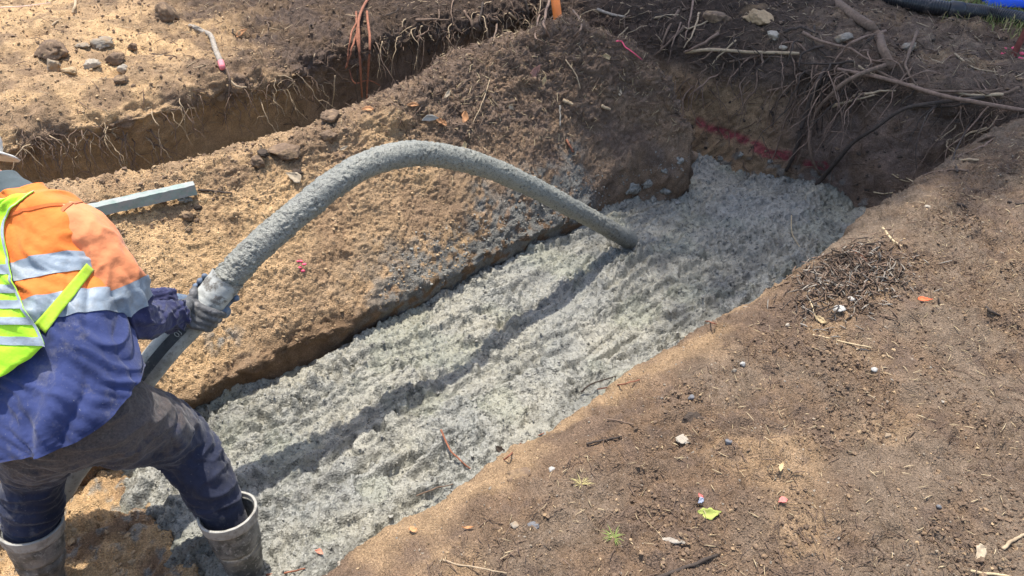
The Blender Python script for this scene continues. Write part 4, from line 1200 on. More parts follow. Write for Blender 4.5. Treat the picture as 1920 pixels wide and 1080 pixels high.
stick([(560, 1000), (1, 1)][:1] + [(575, 994)], 0.002, M_ROOT, 'short hair-thin root on the lip at the bottom') if False else None

# branch with its pink sprayed tip
bp = empty('cut_branch', hit(395, 70)[0])
tag(bp, 'bleached branch with a pink sprayed cut end on the sandy bank', 'branch')
def offp(px, py, o_):
    p = hit(px, py)[0]; return p + (CAMP - p).normalized() * o_
link('branch_wood', tube_mesh('branch_wood', [offp(356, 48, .01), offp(378, 58, .02), offp(396, 68, .03), (offp(404, 92, .04)), offp(414, 116, .05)], 0.014, 0.019, n=24, seg=9, rough=0.08, wob=0.004), M_WOODGREY, bp)
link('painted_tip', tube_mesh('painted_tip', [offp(414, 116, .05), offp(417, 127, .05)], 0.0195, 0.019, n=5, seg=9), simple('pink_paint', (0.8, 0.22, 0.24), 0.7, 0.15), bp)
link('side_twig', tube_mesh('side_twig', [offp(396, 68, .03), offp(380, 55, .05), offp(362, 46, .06)], 0.006, 0.003, n=8, seg=6), M_WOODGREY, bp)
traced([(425, 128), (430, 150), (428, 190), (417, 235)], 0.05, 0.007, 0.003, M_ROOT)
traced([(430, 150), (445, 162), (462, 164)], 0.03, 0.008, 0.005, M_ROOT_PALE)

# pink string on the mound top
o = stick([(1156, 77), (1166, 78), (1172, 88), (1186, 98), (1204, 112)], 0.0045, simple('pink_string', (0.85, 0.12, 0.20), 0.6, 0.1), 'pink string end on the crest of the mound', 'string', name='string', off=.02)
stick([(-10, 14), (40, 12), (95, 5)], 0.004, simple('pale_string', (0.75, 0.55, 0.45), 0.6, 0.1), 'pale pink string line across the top left corner', 'string', name='string', off=.12, wob=0.0)
# pink paint spot on the mound: small sprayed clods
pp = hit(566, 498)
for k in range(7):
    px, py = 558 + 4 * (k % 4) + (k * 7 % 5), 490 + 6 * (k // 2)
    p, n, nm = hit(px, py)
    o = link('painted_crumb', rock_mesh('painted_crumb', (0.010, 0.007, 0.006), 500 + k, 2), bpy.data.materials['pink_string'], berm)
    o.location = p + n * 0.002

# ------------------------------------------------------------------ orange conduit standing in the narrow trench
con = empty('orange_conduit', at_d(1050, 90, 5.55))
tag(con, 'orange plastic conduit rising from behind the dark end of the mound', 'pipe')
M_OR = simple('orange_plastic', (0.80, 0.22, 0.04), 0.45, 0.12, 10, 0.0, 40, spec=0.5)
c0 = at_d(1062, 140, 5.62); c1 = at_d(1052, 68, 5.55); c2 = at_d(1044, 20, 5.50); c3 = at_d(1034, -60, 5.45)
link('conduit_tube', tube_mesh('conduit_tube', [Vector((c0.x + .02, c0.y, -0.95)), c0, c1, c2, c3, c3 + Vector((-.06, 0, .35))], 0.031, n=40, seg=20), M_OR, con)
link('end_socket', tube_mesh('end_socket', [c3 + Vector((-.055, 0, .32)), c3 + Vector((-.065, 0, .42))], 0.036, 0.036, n=4, seg=20), M_OR, con)

# ------------------------------------------------------------------ corrugated black drain pipe
def corrugated():
    m, nt, b = new_mat('black_plastic')
    P = N(nt, 'ShaderNodeNewGeometry').outputs['Position']
    n1 = noise_node(nt, P, 14, 5, 0.7)
    c = mixc(nt, ramp(nt, n1.outputs[0], [(0.55, 0.0), (0.72, 1.0)]).outputs[0], (0.018, 0.019, 0.022), (0.16, 0.13, 0.11))
    nt.links.new(c, b.inputs['Base Color']); b.inputs['Roughness'].default_value = 0.42
    root = empty('drain_pipe', at_z(1780, 25, 0.08))
    tag(root, 'black corrugated drain pipe lying along the edge of the grass', 'pipe')
    ctr = [(1560, -45), (1620, -8), (1700, 16), (1780, 30), (1850, 38), (1920, 52), (2050, 85), (2200, 130)]
    pts = []
    for (px, py) in ctr:
        p, n, nm = hit(px, py); pts.append(p + Vector((0, 0, 0.045)))
    n = 900; seg = 22
    V, F, a, k0, k1 = tube_arrays(pts, 0.05, 0.05, n=n, seg=seg)
    C = catmull(pts, n)
    L = np.concatenate([[0], np.cumsum(np.linalg.norm(np.diff(C, axis=0), axis=1))])
    rr_ = 0.050 + 0.0035 * np.sin(L / 0.017 * 2 * math.pi)
    G = V[:n * seg].reshape(n, seg, 3)
    G = C[:, None] + (G - C[:, None]) / 0.05 * rr_[:, None, None]
    o = link('corrugated_tube', mesh_np('corrugated_tube', G.reshape(-1, 3), F), m, root)
    # a plain coupling collar
    i0 = int(n * 0.42)
    link('coupling_collar', tube_mesh('coupling_collar', [C[i0], C[i0 + 20], C[i0 + 38]], 0.0585, 0.0585, n=6, seg=22), m, root)
corrugated()

# ------------------------------------------------------------------ blue plastic barrier foot at the top right
def blue_base():
    M = simple('blue_plastic', (0.01, 0.10, 0.75), 0.35, 0.08, 8, 0.0, 40, spec=0.5)
    c = hit(1890, 3)[0]
    root = empty('blue_barrier', c)
    tag(root, 'bright blue moulded plastic barrier standing on the grass at the top right corner', 'barrier')
    def box(name, cx, cy, z0, z1, hx, hy, tx=1.0, ty=1.0, bev=0.012):
        bm = bmesh.new()
        vs = []
        for z, kx, ky in ((z0, 1, 1), (z1, tx, ty)):
            for sx, sy in ((-1, -1), (1, -1), (1, 1), (-1, 1)):
                vs.append(bm.verts.new((cx + sx * hx * kx, cy + sy * hy * ky, z)))
        bm.faces.new(vs[3::-1]); bm.faces.new(vs[4:])
        for k in range(4): bm.faces.new((vs[k], vs[(k + 1) % 4], vs[4 + (k + 1) % 4], vs[4 + k]))
        bmesh.ops.bevel(bm, geom=bm.edges[:], offset=bev, segments=3, profile=0.6, affect='EDGES')
        me = bpy.data.meshes.new(name); bm.to_mesh(me); bm.free()
        me.polygons.foreach_set('use_smooth', [True] * len(me.polygons))
        o = bpy.data.objects.new(name, me); COL.objects.link(o); me.materials.append(M); o.parent = root
        return o
    box('foot_flange', 0.14, 0.08, -0.02, 0.035, 0.30, 0.17, 0.97, 0.94)
    box('foot_block', 0.17, 0.09, 0.034, 0.11, 0.24, 0.13, 0.9, 0.86)
    box('body', 0.18, 0.10, 0.108, 0.85, 0.19, 0.085, 0.72, 0.6)
    box('lug', -0.13, 0.06, 0.034, 0.075, 0.05, 0.06, 0.9, 0.9)
    root.rotation_euler.z = R(-10)
blue_base()

# rust-red stake with pink paint at its foot, right edge
def stake():
    p = hit(1899, 98)[0]
    root = empty('marker_stake', p)
    tag(root, 'rusty red timber stake with pink paint at its foot, at the right edge', 'stake')
    M = simple('rust_stake', (0.20, 0.06, 0.045), 0.85, 0.35, 25, 0.003, 60)
    link('stake_shaft', tube_mesh('stake_shaft', [p + Vector((0, 0, -.1)), p + Vector((0.03, 0.0, 0.12)), p + Vector((0.09, 0, 0.5))], 0.024, 0.024, n=8, seg=4), M, root)
    for k in range(6):
        a = k * 1.1
        q = drop(p.x + 0.06 * math.cos(a), p.y + 0.05 * math.sin(a))[0]
        o = link('painted_clod', rock_mesh('painted_clod', (0.02, 0.014, 0.01), 700 + k, 2), bpy.data.materials['pink_string'], root)
        o.location = q - p + Vector((0, 0, 0.004))
stake()

# ------------------------------------------------------------------ grass
def grass(name, count, mask, patch, label, seed, H=(0.03, 0.09), mats=None):
    nm, Q, N2, fl = [p for p in PATCHES if p[0] == patch][0]
    rs = np.random.RandomState(seed)
    A = np.linalg.norm(np.cross(Q[1:, :-1] - Q[:-1, :-1], Q[:-1, 1:] - Q[:-1, :-1]), axis=-1)
    pr = (A * mask(Q[:-1, :-1])).ravel(); pr = pr / pr.sum()
    i, j = np.unravel_index(rs.choice(len(pr), size=count, p=pr), A.shape)
    P = Q[i, j] + rs.uniform(-.02, .02, (count, 3)) * [1, 1, 0]
    for mi, mt in enumerate(mats):
        sel = rs.uniform(size=count) * len(mats) // 1 == mi
        p = P[sel]; c = len(p)
        a = rs.uniform(0, 2 * math.pi, c); d = np.stack([np.cos(a), np.sin(a), a * 0], -1); e = np.stack([-np.sin(a), np.cos(a), a * 0], -1)
        h = rs.uniform(*H, c)[:, None]; ln = rs.uniform(0.2, 1.1, c)[:, None]; w = 0.0018 * rs.uniform(.7, 1.6, c)[:, None]
        up = np.array([0, 0, 1.0])
        V = np.stack([p - e * w, p + e * w, p + d * h * ln * .4 + up * h * .6 + e * w * .8, p + d * h * ln * .4 + up * h * .6 - e * w * .8,
                      p + d * h * ln + up * h * .75], 1)
        F4 = np.array([[0, 1, 2, 3], [3, 2, 4, 4]])
        Fq = (np.array([[0, 1, 2], [0, 2, 3], [3, 2, 4]])[None] + (np.arange(c) * 5)[:, None, None]).reshape(-1, 3)
        o = link(name, mesh_np(name, V.reshape(-1, 3), Fq), mt)
        tag(o, label, None, None, 'stuff')
G1 = simple('grass_green', (0.16, 0.20, 0.05), 0.7, 0.3, 30, 0.0); G2 = simple('grass_dry', (0.36, 0.30, 0.13), 0.8, 0.3, 30, 0.0)
pa, pb = at_z(1600, -20, 0.1), at_z(1930, 62, 0.1)
def grass_mask(Q):
    # beyond the drain pipe
    dx, dy = pb.x - pa.x, pb.y - pa.y
    side = (Q[..., 0] - pa.x) * dy - (Q[..., 1] - pa.y) * dx
    side = -side / math.hypot(dx, dy)
    return sstep(-0.12, 0.15, side + 0.10 * perlin(Q / 0.25)) * inview(Q) * (Q[..., 2] > -0.1)
grass('grass', 34000, grass_mask, 'end_bank', 'patchy green and straw-coloured grass at the top right', 51, mats=[G1, G2, G1])
def tuft(px, py, lab, n=18, h=0.032, mat=None):
    p = hit(px, py)[0]
    V, F = [], []
    rs = random.Random(px)
    for k in range(n):
        a = rs.uniform(0, 6.28); d = Vector((math.cos(a), math.sin(a), 0)); e = Vector((-d.y, d.x, 0))
        hh = h * rs.uniform(.5, 1.1); b = p + d * 0.006 * rs.random(); i = len(V); w = 0.0012
        for q in (b - e * w, b + e * w, b + d * hh * .55 + Vector((0, 0, hh * .45)) + e * w, b + d * hh * .55 + Vector((0, 0, hh * .45)) - e * w, b + d * hh * 1.1 + Vector((0, 0, hh * .45))):
            V.append(q[:])
        F += [[i, i + 1, i + 2], [i, i + 2, i + 3], [i + 3, i + 2, i + 4]]
    o = link('grass_tuft', mesh_np('grass_tuft', np.array(V), np.array(F)), mat or G2)
    recentre(o); tag(o, lab, 'grass tuft')
tuft(1090, 908, 'small dry grass tuft on the near bank beside the white pebble')
tuft(1150, 1010, 'small green grass tuft near the bottom edge', mat=G1, n=24)
tuft(80, 1, 'x') if False else None

# ------------------------------------------------------------------ timber plank on the mound
def plank():
    a = hit(372, 366)[0] + Vector((0, 0, 0.065)); b = hit(150, 410)[0] + Vector((0, 0, 0.075))
    a = at_d(366, 352, (a - CAMP).dot(Vector((0, CP, -SP)))); b = at_d(150, 400, (b - CAMP).dot(Vector((0, CP, -SP))))
    d = (b - a).normalized(); c = a + d * 0.62
    root = empty('timber_plank', c)
    tag(root, 'pale green concrete-smeared timber plank propped on the mound behind the worker', 'plank')
    side = d.cross(Vector((0, 0, 1))).normalized(); up = side.cross(d).normalized()
    bm = bmesh.new(); L, hw, hh = 1.3, 0.024, 0.024
    nx = 60; rings = []
    for i in range(nx + 1):
        t = -0.62 + L * i / nx
        ring = []
        for (u, v) in ((-1, -1), (0, -1), (1, -1), (1, 0), (1, 1), (0, 1), (-1, 1), (-1, 0)):
            ring.append(bm.verts.new(d * t + side * u * hw + up * v * hh + Vector([0.0015 * random.uniform(-1, 1) for _ in range(3)])))
        rings.append(ring)
    for r0, r1 in zip(rings[:-1], rings[1:]):
        for k in range(8): bm.faces.new((r0[k], r0[(k + 1) % 8], r1[(k + 1) % 8], r1[k]))
    bm.faces.new(rings[0][::-1]); bm.faces.new(rings[-1])
    bmesh.ops.recalc_face_normals(bm, faces=bm.faces[:])
    me = bpy.data.meshes.new('timber'); bm.to_mesh(me); bm.free()
    Mt = simple('mint_timber', (0.24, 0.30, 0.265), 0.8, 0.2, 25, 0.002, 80, dirt=[((0.30, 0.31, 0.29), 18, 0.45, 0.55), ((0.62, 0.64, 0.60), 9, 0.62, 0.68)])
    o = bpy.data.objects.new('timber', me); COL.objects.link(o); me.materials.append(Mt); o.parent = root
    for k, t in enumerate((0.0, 0.42)):
        p = a + d * (0.06 + t) - up * (hh + 0.02)
        q = bpy.data.objects.new('concrete_lump', rock_mesh('concrete_lump', (0.03, 0.025, 0.024), 800 + k, 3, jag=0.7)); COL.objects.link(q)
        q.data.materials.append(M_CONCLUMP); q.parent = root; q.location = p - c
plank()

#@@PERSON@@
def proj(P):
    P = np.asarray(P, float)
    dx, dy, dz = P[..., 0], P[..., 1], P[..., 2] - CAM_H
    D = dy * CP - dz * SP; up = dy * SP + dz * CP
    return 960 + FPX * dx / D, 540 - FPX * up / D
# ------------------------------------------------------------------ hose
V3 = lambda *a: Vector(a)
HAND0 = Vector((-1.14, 2.33)); HDIR = Vector((0.65 + 1.14, 3.98 - 2.33))
def on_plane(px, py, k=1.0):
    r = ray(px, py)
    # (r.x t - hx)/(r.y t - hy) = dx/dy
    q = HDIR.x / HDIR.y
    t = (HAND0.x - q * HAND0.y) / (r.x - q * r.y)
    return CAMP + r * t * k
hose_px = [(1148, 432), (1085, 397), (1000, 352), (920, 316), (850, 296), (780, 288), (715, 299), (650, 329), (582, 380), (520, 431), (462, 484), (420, 530)]
up_pts = [on_plane(*p) for p in hose_px]
d0 = (up_pts[0] - up_pts[1]).normalized()
tip_pts = [up_pts[0] + d0 * 0.22, up_pts[0] + d0 * 0.09] + up_pts
low_pts = [on_plane(420, 530), on_plane(370, 592), on_plane(305, 660, 1.005), on_plane(225, 762, 1.02), on_plane(140, 872, 1.03), V3(-1.72, 1.98, -0.60), V3(-1.95, 1.95, -0.68), V3(-2.3, 2.1, -0.67), V3(-3.0, 1.9, -0.66), V3(-4.0, 1.2, -0.66)]
hose = empty('concrete_hose', up_pts[-1])
tag(hose, 'thick concrete-crusted pump hose arching from the worker down into the wet concrete', 'hose')
n, seg = 620, 72
V, F, a, c0, c1 = tube_arrays(tip_pts, 0.05, 0.05, n=n, seg=seg)
Cc = catmull(tip_pts, n)
G = V[:n * seg].reshape(n, seg, 3)
dirn = (G - Cc[:, None]) / 0.05
Rr = np.interp(np.linspace(0, 1, n), [0, 0.15, 0.4, 0.6, 1.0], [0.053, 0.049, 0.050, 0.052, 0.055])[:, None]
blot = sstep(-0.3, 0.3, fbm(G, 0.10, 2, 220.))
Rr = Rr + (0.0012 + 0.0036 * blot) * billow(G, 0.022, 2, 200.0) + 0.003 * fbm(G, 0.09, 2, 201.0) + 0.0018 * billow(G, 0.009, 1, 205.)
G = Cc[:, None] + dirn * Rr[..., None]
Gc = G
crust = link('crusted_hose_end', mesh_np('crusted_hose_end', np.vstack([G.reshape(-1, 3), V[-2:]]), F), M_CRUST, hose)
# smooth pale grey hose with a dark band
def hose_mat():
    m, nt, b = new_mat('pale_hose')
    P = N(nt, 'ShaderNodeNewGeometry').outputs['Position']
    n1 = noise_node(nt, P, 9, 6, 0.7); n2 = noise_node(nt, P, 70, 4, 0.7)
    c = mixc(nt, ramp(nt, n1.outputs[0], [(0.42, 0), (0.62, 1)]).outputs[0], (0.40, 0.41, 0.38), (0.22, 0.22, 0.20))
    c = mixc(nt, ramp(nt, n2.outputs[0], [(0.55, 0), (0.7, 1)]).outputs[0], c, (0.15, 0.14, 0.12))
    nt.links.new(c, b.inputs['Base Color']); b.inputs['Roughness'].default_value = 0.55
    bump(nt, b, n2.outputs[0], 0.4, 0.002)
    return m
M_HOSE = hose_mat()
M_BAND = simple('hose_band', (0.055, 0.06, 0.065), 0.7, 0.3, 30, 0.001, 80, dirt=[((0.25, 0.25, 0.23), 22, 0.55, 0.68)])
nl = 300
V, F, a, c0, c1 = tube_arrays(low_pts, 0.053, 0.053, n=nl, seg=40)
link('smooth_hose', mesh_np('smooth_hose', V, F), M_HOSE, hose)
Cl = catmull(low_pts, nl)
def cyl_frame(i, C):
    T = C[min(i + 1, len(C) - 1)] - C[max(i - 1, 0)]; T /= np.linalg.norm(T)
    vd = np.array([0, 0, CAM_H]) - C[i]; vd = vd - T * (vd @ T); vd /= np.linalg.norm(vd)
    return T, vd, np.cross(T, vd)
# dark band strip running along the hose, raised 1 mm, with the outlined figures
rows = []
for i in range(14, 120):
    T, nv, bv = cyl_frame(i, Cl)
    rows.append([Cl[i] + (nv * math.cos(t) + bv * math.sin(t)) * 0.0545 for t in np.linspace(-0.22, 0.42, 8)])
link('dark_band', mesh_np('dark_band', np.array(rows).reshape(-1, 3), grid_faces(len(rows), 8)), M_BAND, hose)
# sleeve at the joint between crusted and smooth parts
nj = 40
jp = [on_plane(428, 520), on_plane(405, 548), on_plane(385, 572)]
V, F, a, c0, c1 = tube_arrays(jp, 0.05, 0.05, n=nj, seg=40)
Cj = catmull(jp, nj); Gj = V[:nj * 40].reshape(nj, 40, 3); dj = (Gj - Cj[:, None]) / 0.05
rj = np.interp(np.linspace(0, 1, nj), [0, 0.12, 1.0], [0.0635, 0.0605, 0.0575])[:, None] + 0.0022 * fbm(Gj, 0.03, 3, 60.)
# ragged slanting mouth
Gj = Cj[:, None] + dj * rj[..., None]
Tj = (Cj[0] - Cj[-1]) / np.linalg.norm(Cj[0] - Cj[-1])
th = np.linspace(0, 2 * math.pi, 40, endpoint=False)
Gj = Gj + (Tj * 1.0)[None, None] * (np.linspace(1, 0, nj)[:, None] * (0.014 * np.sin(th + 0.6) + 0.005 * np.sin(3 * th))[None])[..., None]
link('hose_sleeve', mesh_np('hose_sleeve', Gj.reshape(-1, 3), F), simple('sleeve', (0.40, 0.41, 0.38), 0.6, 0.25, 18, 0.002, 60, dirt=[((0.16, 0.15, 0.13), 20, 0.5, 0.6)]), hose)

# number "10" stencilled on the band beside the glove: outlined digits as raised tubes
def figure(paths, i_center, t_off, size, mat):
    T, nv, bv = cyl_frame(i_center, Cl)
    for pth in paths:
        pts = []
        for (u, v) in pth:
            t = t_off + v * size / 0.0545
            pts.append(Vector(Cl[i_center] + T * (u * size) + (nv * math.cos(t) + bv * math.sin(t)) * 0.0555))
        link('digit', tube_mesh('digit', pts, 0.0016, 0.0016, n=26, seg=5), mat, hose)
M_DIG = simple('digit_grey', (0.36, 0.37, 0.35), 0.7, 0.1)
idx = int(np.argmin(np.linalg.norm(Cl - np.array(on_plane(337, 625)[:]), axis=1)))
figure([[(-0.75, -0.5), (-0.75, 0.5)], [(-.75, -.5), (-.55, -.62)]], idx, 0.1, 0.018, M_DIG)
ov = [(0.3 * math.cos(k * math.pi / 6) - 0.0, 0.5 * math.sin(k * math.pi / 6)) for k in range(13)]
figure([ov], idx, 0.1, 0.018, M_DIG)

# ------------------------------------------------------------------ person
def union_mesh(name, parts, voxel, mat, parent, smooth=6, disp=None):
    """parts: list of (points, radii) chains and (centre, radii3, basis) blobs fused into one surface"""
    Vs, Fs, off = [], [], 0
    bm = bmesh.new()
    tmp = bpy.data.meshes.new('tmp')
    verts, faces = [], []
    for p in parts:
        if p[0] == 'c':
            _, pts, rs = p
            ns = max(8, int(6 * len(pts)))
            V, F, a, c0, c1 = tube_arrays(pts, 1, 1, n=ns, seg=18, rs=rs)
            b0 = len(verts); verts += V.tolist()
            faces += [[b0 + int(x) for x in f] for f in F]
            for j in range(18):
                faces.append([b0 + c0, b0 + int(a[0, j]), b0 + int(a[0, (j + 1) % 18])])
                faces.append([b0 + c1, b0 + int(a[-1, (j + 1) % 18]), b0 + int(a[-1, j])])
            # rounded ends
            for (c, r) in ((pts[0], rs[0]), (pts[-1], rs[-1])):
                Vi, Fi = ico(2); b0 = len(verts)
                verts += (Vi * r * 0.995 + np.array(list(c))).tolist(); faces += [[b0 + int(x) for x in f] for f in Fi]
        else:
            _, c, rad, B = p
            Vi, Fi = ico(3); b0 = len(verts)
            W_ = (Vi * np.array(rad)) @ np.array(B) + np.array(list(c))
            verts += W_.tolist(); faces += [[b0 + int(x) for x in f] for f in Fi]
    tmp.from_pydata(verts, [], faces)
    bm.from_mesh(tmp); bmesh.ops.recalc_face_normals(bm, faces=bm.faces[:]); bm.to_mesh(tmp); bm.free()
    o = bpy.data.objects.new('tmp', tmp); COL.objects.link(o)
    md = o.modifiers.new('r', 'REMESH'); md.mode = 'VOXEL'; md.voxel_size = voxel; md.use_smooth_shade = True
    ms = o.modifiers.new('s', 'SMOOTH'); ms.iterations = smooth; ms.factor = 0.5
    dg = bpy.context.evaluated_depsgraph_get()
    me = bpy.data.meshes.new_from_object(o.evaluated_get(dg))
    bpy.data.objects.remove(o); bpy.data.meshes.remove(tmp)
    me.name = name
    nV = len(me.vertices)
    if disp:
        A = np.empty(nV * 3, dtype=np.float32); me.vertices.foreach_get('co', A); A = A.reshape(-1, 3).astype(float)
        Nn = np.empty(nV * 3, dtype=np.float32); me.vertices.foreach_get('normal', Nn); Nn = Nn.reshape(-1, 3)
        A = A + Nn * disp(A)[:, None]
        me.vertices.foreach_set('co', A.astype(np.float32).ravel())
    me.polygons.foreach_set('use_smooth', np.ones(len(me.polygons), dtype=bool)); me.update()
    return link(name, me, mat, parent)

class Loft:
    """closed tube of superelliptic rings; pos(t, th, off)"""
    def __init__(s, cen, ru, rv, side, wr=None, power=2.0, yaw=None):
        s.c = np.array([list(c) for c in cen], float); s.ru = np.array(ru, float); s.rv = np.array(rv, float)
        s.side = np.array(side, float); s.wr = wr; s.p = power
        s.C = catmull(s.c, 200)
        k = len(cen)
        s.U = np.interp(np.linspace(0, k - 1, 200), range(k), s.ru); s.Vv = np.interp(np.linspace(0, k - 1, 200), range(k), s.rv)
        s.U = smooth_ax(s.U[:, None], 0, 8, 1)[:, 0]; s.Vv = smooth_ax(s.Vv[:, None], 0, 8, 1)[:, 0]
        T = np.gradient(s.C, axis=0); T /= np.linalg.norm(T, axis=1, keepdims=True)
        s.T = smooth_ax(T, 0, 10, 1); s.T /= np.linalg.norm(s.T, axis=1, keepdims=True)
        if s.side.ndim == 1: S_ = np.repeat(s.side[None], 200, 0)
        else: S_ = np.stack([np.interp(np.linspace(0, k - 1, 200), range(k), s.side[:, i]) for i in range(3)], -1)
        S_ = S_ - s.T * (S_ * s.T).sum(1, keepdims=True); s.A = S_ / np.linalg.norm(S_, axis=1, keepdims=True)
        s.B = np.cross(s.T, s.A)
    def pos(s, t, th, off=0.0):
        t, th = np.broadcast_arrays(np.asarray(t, float), np.asarray(th, float))
        x = np.clip(t, 0, 1) * 199
        def ip(M): return np.stack([np.interp(x, range(200), M[:, i]) for i in range(3)], -1)
        C, A, B = ip(s.C), ip(s.A), ip(s.B)
        U = np.interp(x, range(200), s.U); V = np.interp(x, range(200), s.Vv)
        c, sn = np.cos(th), np.sin(th)
        pw = 2.0 / s.p
        cx = np.sign(c) * np.abs(c) ** pw; sy = np.sign(sn) * np.abs(sn) ** pw
        D = A * (U * cx)[..., None] + B * (V * sy)[..., None]
        Ln = np.linalg.norm(D, axis=-1, keepdims=True); Dn = D / Ln
        P = C + D
        w = s.wr(P, t, th) if s.wr else 0.0
        return P + Dn * (w + off)[..., None] if not np.isscalar(w + off) else P + Dn * (w + off)
    def mesh(s, name, t0=0, t1=1, h0=0, h1=2 * math.pi, nt=80, nh=96, off=0.0, closed=None, thick=0.0, tfun=None):
        closed = (abs(h1 - h0 - 2 * math.pi) < 1e-6) if closed is None else closed
        tt = np.linspace(t0, t1, nt); hh = np.linspace(h0, h1, nh, endpoint=not closed)
        T_, H_ = np.meshgrid(tt, hh, indexing='ij')
        if tfun: T_, H_ = tfun(T_, H_)
        G = s.pos(T_, H_, off if not callable(off) else off(T_, H_))
        a = np.arange(nt * nh).reshape(nt, nh)
        if closed: F = np.stack([a[:-1], a[1:], np.roll(a[1:], -1, 1), np.roll(a[:-1], -1, 1)], -1).reshape(-1, 4)
        else: F = grid_faces(nt, nh)
        return mesh_np(name, G.reshape(-1, 3), F)

PELV = V3(-1.27, 1.70, 0.14)
person = empty('person', (-1.33, 1.76, -0.76))
tag(person, 'worker in orange and navy shirt and yellow-green vest, bending to grip the hose', 'person')

# --- cloth wrinkle functions
def wr_torso(P, t, th):
    q = P + 0.05 * np.stack([perlin(P / 0.2 + 5), perlin(P / 0.2 + 8), perlin(P / 0.2 + 11)], -1)
    big = 0.012 * fbm(q, 0.22, 2, 300.)
    # pull folds running diagonally from armpit towards the vest
    dirp = q @ np.array([0.55, 0.1, 0.83]); 
    fold = np.abs(perlin(np.stack([dirp / 0.055, (q @ np.array([0.83, 0.0, -.55])) / 0.30, q[..., 1] / 0.3], -1)))
    up = sstep(0.5, 0.65, t)
    low = 1 - sstep(0.42, 0.55, t)
    vert = np.abs(perlin(np.stack([(q @ np.array([0.9, 0.3, -.2])) / 0.06, q[..., 2] / 0.35, q[..., 1] / 0.35], -1)))
    hemflare = 0.02 * (1 - sstep(0.0, 0.25, t))
    rdg = lambda x: (1 - np.minimum(1, np.abs(x) * 2.4)) ** 2
    A_ = P - np.array([-1.265, 1.965, 0.43])
    u_ = A_ @ np.array([-0.95, 0.3, 0.0]); v_ = A_ @ np.array([-0.30, 0.62, 0.72]); r_ = np.sqrt(u_ ** 2 + v_ ** 2) + 1e-6
    an_ = np.arctan2(v_, u_)
    big = big + 0.022 * rdg(perlin(np.stack([an_ * 2.6 + 0.3, r_ / 0.25, u_ * 0 + 2], -1))) * np.exp(-(r_ / 0.22) ** 2) * up
    big = big + 0.010 * rdg(perlin(np.stack([dirp / 0.06 + 7, (q @ np.array([0.83, 0.0, -.55])) / 0.22, q[..., 1] / 0.3], -1)))
    fine = np.abs(perlin(np.stack([dirp / 0.022, (q @ np.array([0.83, 0.0, -.55])) / 0.16, q[..., 1] / 0.2], -1)))
    return big + 0.034 * fold * up + 0.020 * fold * (1 - up) * (1 - low) + 0.034 * vert * low + 0.011 * fine + hemflare * (0.5 + vert)
side = V3(0.265, -0.10, -0.02).normalized()
torso = Loft([(-1.265, 1.665, 0.055), (-1.275, 1.70, 0.13), (-1.305, 1.80, 0.26), (-1.36, 1.92, 0.385), (-1.405, 2.015, 0.475), (-1.435, 2.07, 0.53), (-1.46, 2.10, 0.565), (-1.48, 2.12, 0.595)],
             [0.215, 0.208, 0.18, 0.165, 0.175, 0.155, 0.085, 0.066], [0.175, 0.170, 0.150, 0.145, 0.135, 0.105, 0.075, 0.068],
             [(0.20, 0.06, 0.0), (0.2, 0.06, 0.0), (0.23, 0.0, 0), (0.26, -0.06, 0), (0.265, -0.1, -.01), (0.265, -0.12, -.01), (0.265, -0.12, 0), (0.265, -0.12, 0)], wr_torso, 2.3)

def cloth(name, col, rough=0.85, dirt=None, weave=900, fade=None):
    m, nt, b = new_mat(name)
    P = N(nt, 'ShaderNodeNewGeometry').outputs['Position']
    n1 = noise_node(nt, P, 7, 5, 0.6)
    c = mixc(nt, 1.0, (*col, 1), ramp(nt, n1.outputs[0], [(0.3, 0.82), (0.7, 1.15)]).outputs[0], 'MULTIPLY')
    if fade: c = mixc(nt, ramp(nt, n1.outputs[0], [(0.40, 0), (0.62, 1)]).outputs[0], c, fade)
    for (dc, sc, lo, hi, amt) in (dirt or []):
        nd = noise_node(nt, P, sc, 6, 0.75)
        c = mixc(nt, ramp(nt, nd.outputs[0], [(lo, 0.0), (hi, amt)]).outputs[0], c, dc)
    nt.links.new(c, b.inputs['Base Color'])
    b.inputs['Roughness'].default_value = rough; b.inputs['Specular IOR Level'].default_value = 0.25
    b.inputs['Sheen Weight'].default_value = 0.15
    nw = noise_node(nt, P, weave, 2, 0.5); nf = noise_node(nt, P, 45, 4, 0.6)
    b1 = bump(nt, None, nf.outputs[0], 0.5, 0.006)
    bump(nt, b, nw.outputs[0], 0.3, 0.0008, b1)
    return m
M_ORANGE = cloth('orange_cloth', (0.80, 0.20, 0.035), 0.8, [((0.35, 0.18, 0.10), 40, 0.66, 0.74, 0.6)])
M_ARM = cloth('faded_orange_cloth', (0.72, 0.25, 0.105), 0.8, [((0.35, 0.18, 0.10), 40, 0.64, 0.74, 0.7)])
M_NAVY = cloth('navy_cloth', (0.017, 0.019, 0.060), 0.85, [((0.45, 0.45, 0.43), 110, 0.64, 0.70, 0.5), ((0.30, 0.29, 0.27), 14, 0.56, 0.74, 0.45)], fade=(0.034, 0.038, 0.105))
M_SILVER = cloth('reflective_tape', (0.27, 0.32, 0.37), 0.45, [((0.16, 0.155, 0.14), 18, 0.48, 0.70, 0.6)])
M_LIME = cloth('lime_cloth', (0.42, 0.80, 0.03), 0.7, [((0.40, 0.45, 0.15), 20, 0.62, 0.75, 0.4)])
M_LIMEBR = cloth('lime_strap', (0.36, 0.56, 0.03), 0.7, [((0.30, 0.32, 0.15), 20, 0.55, 0.7, 0.5)])
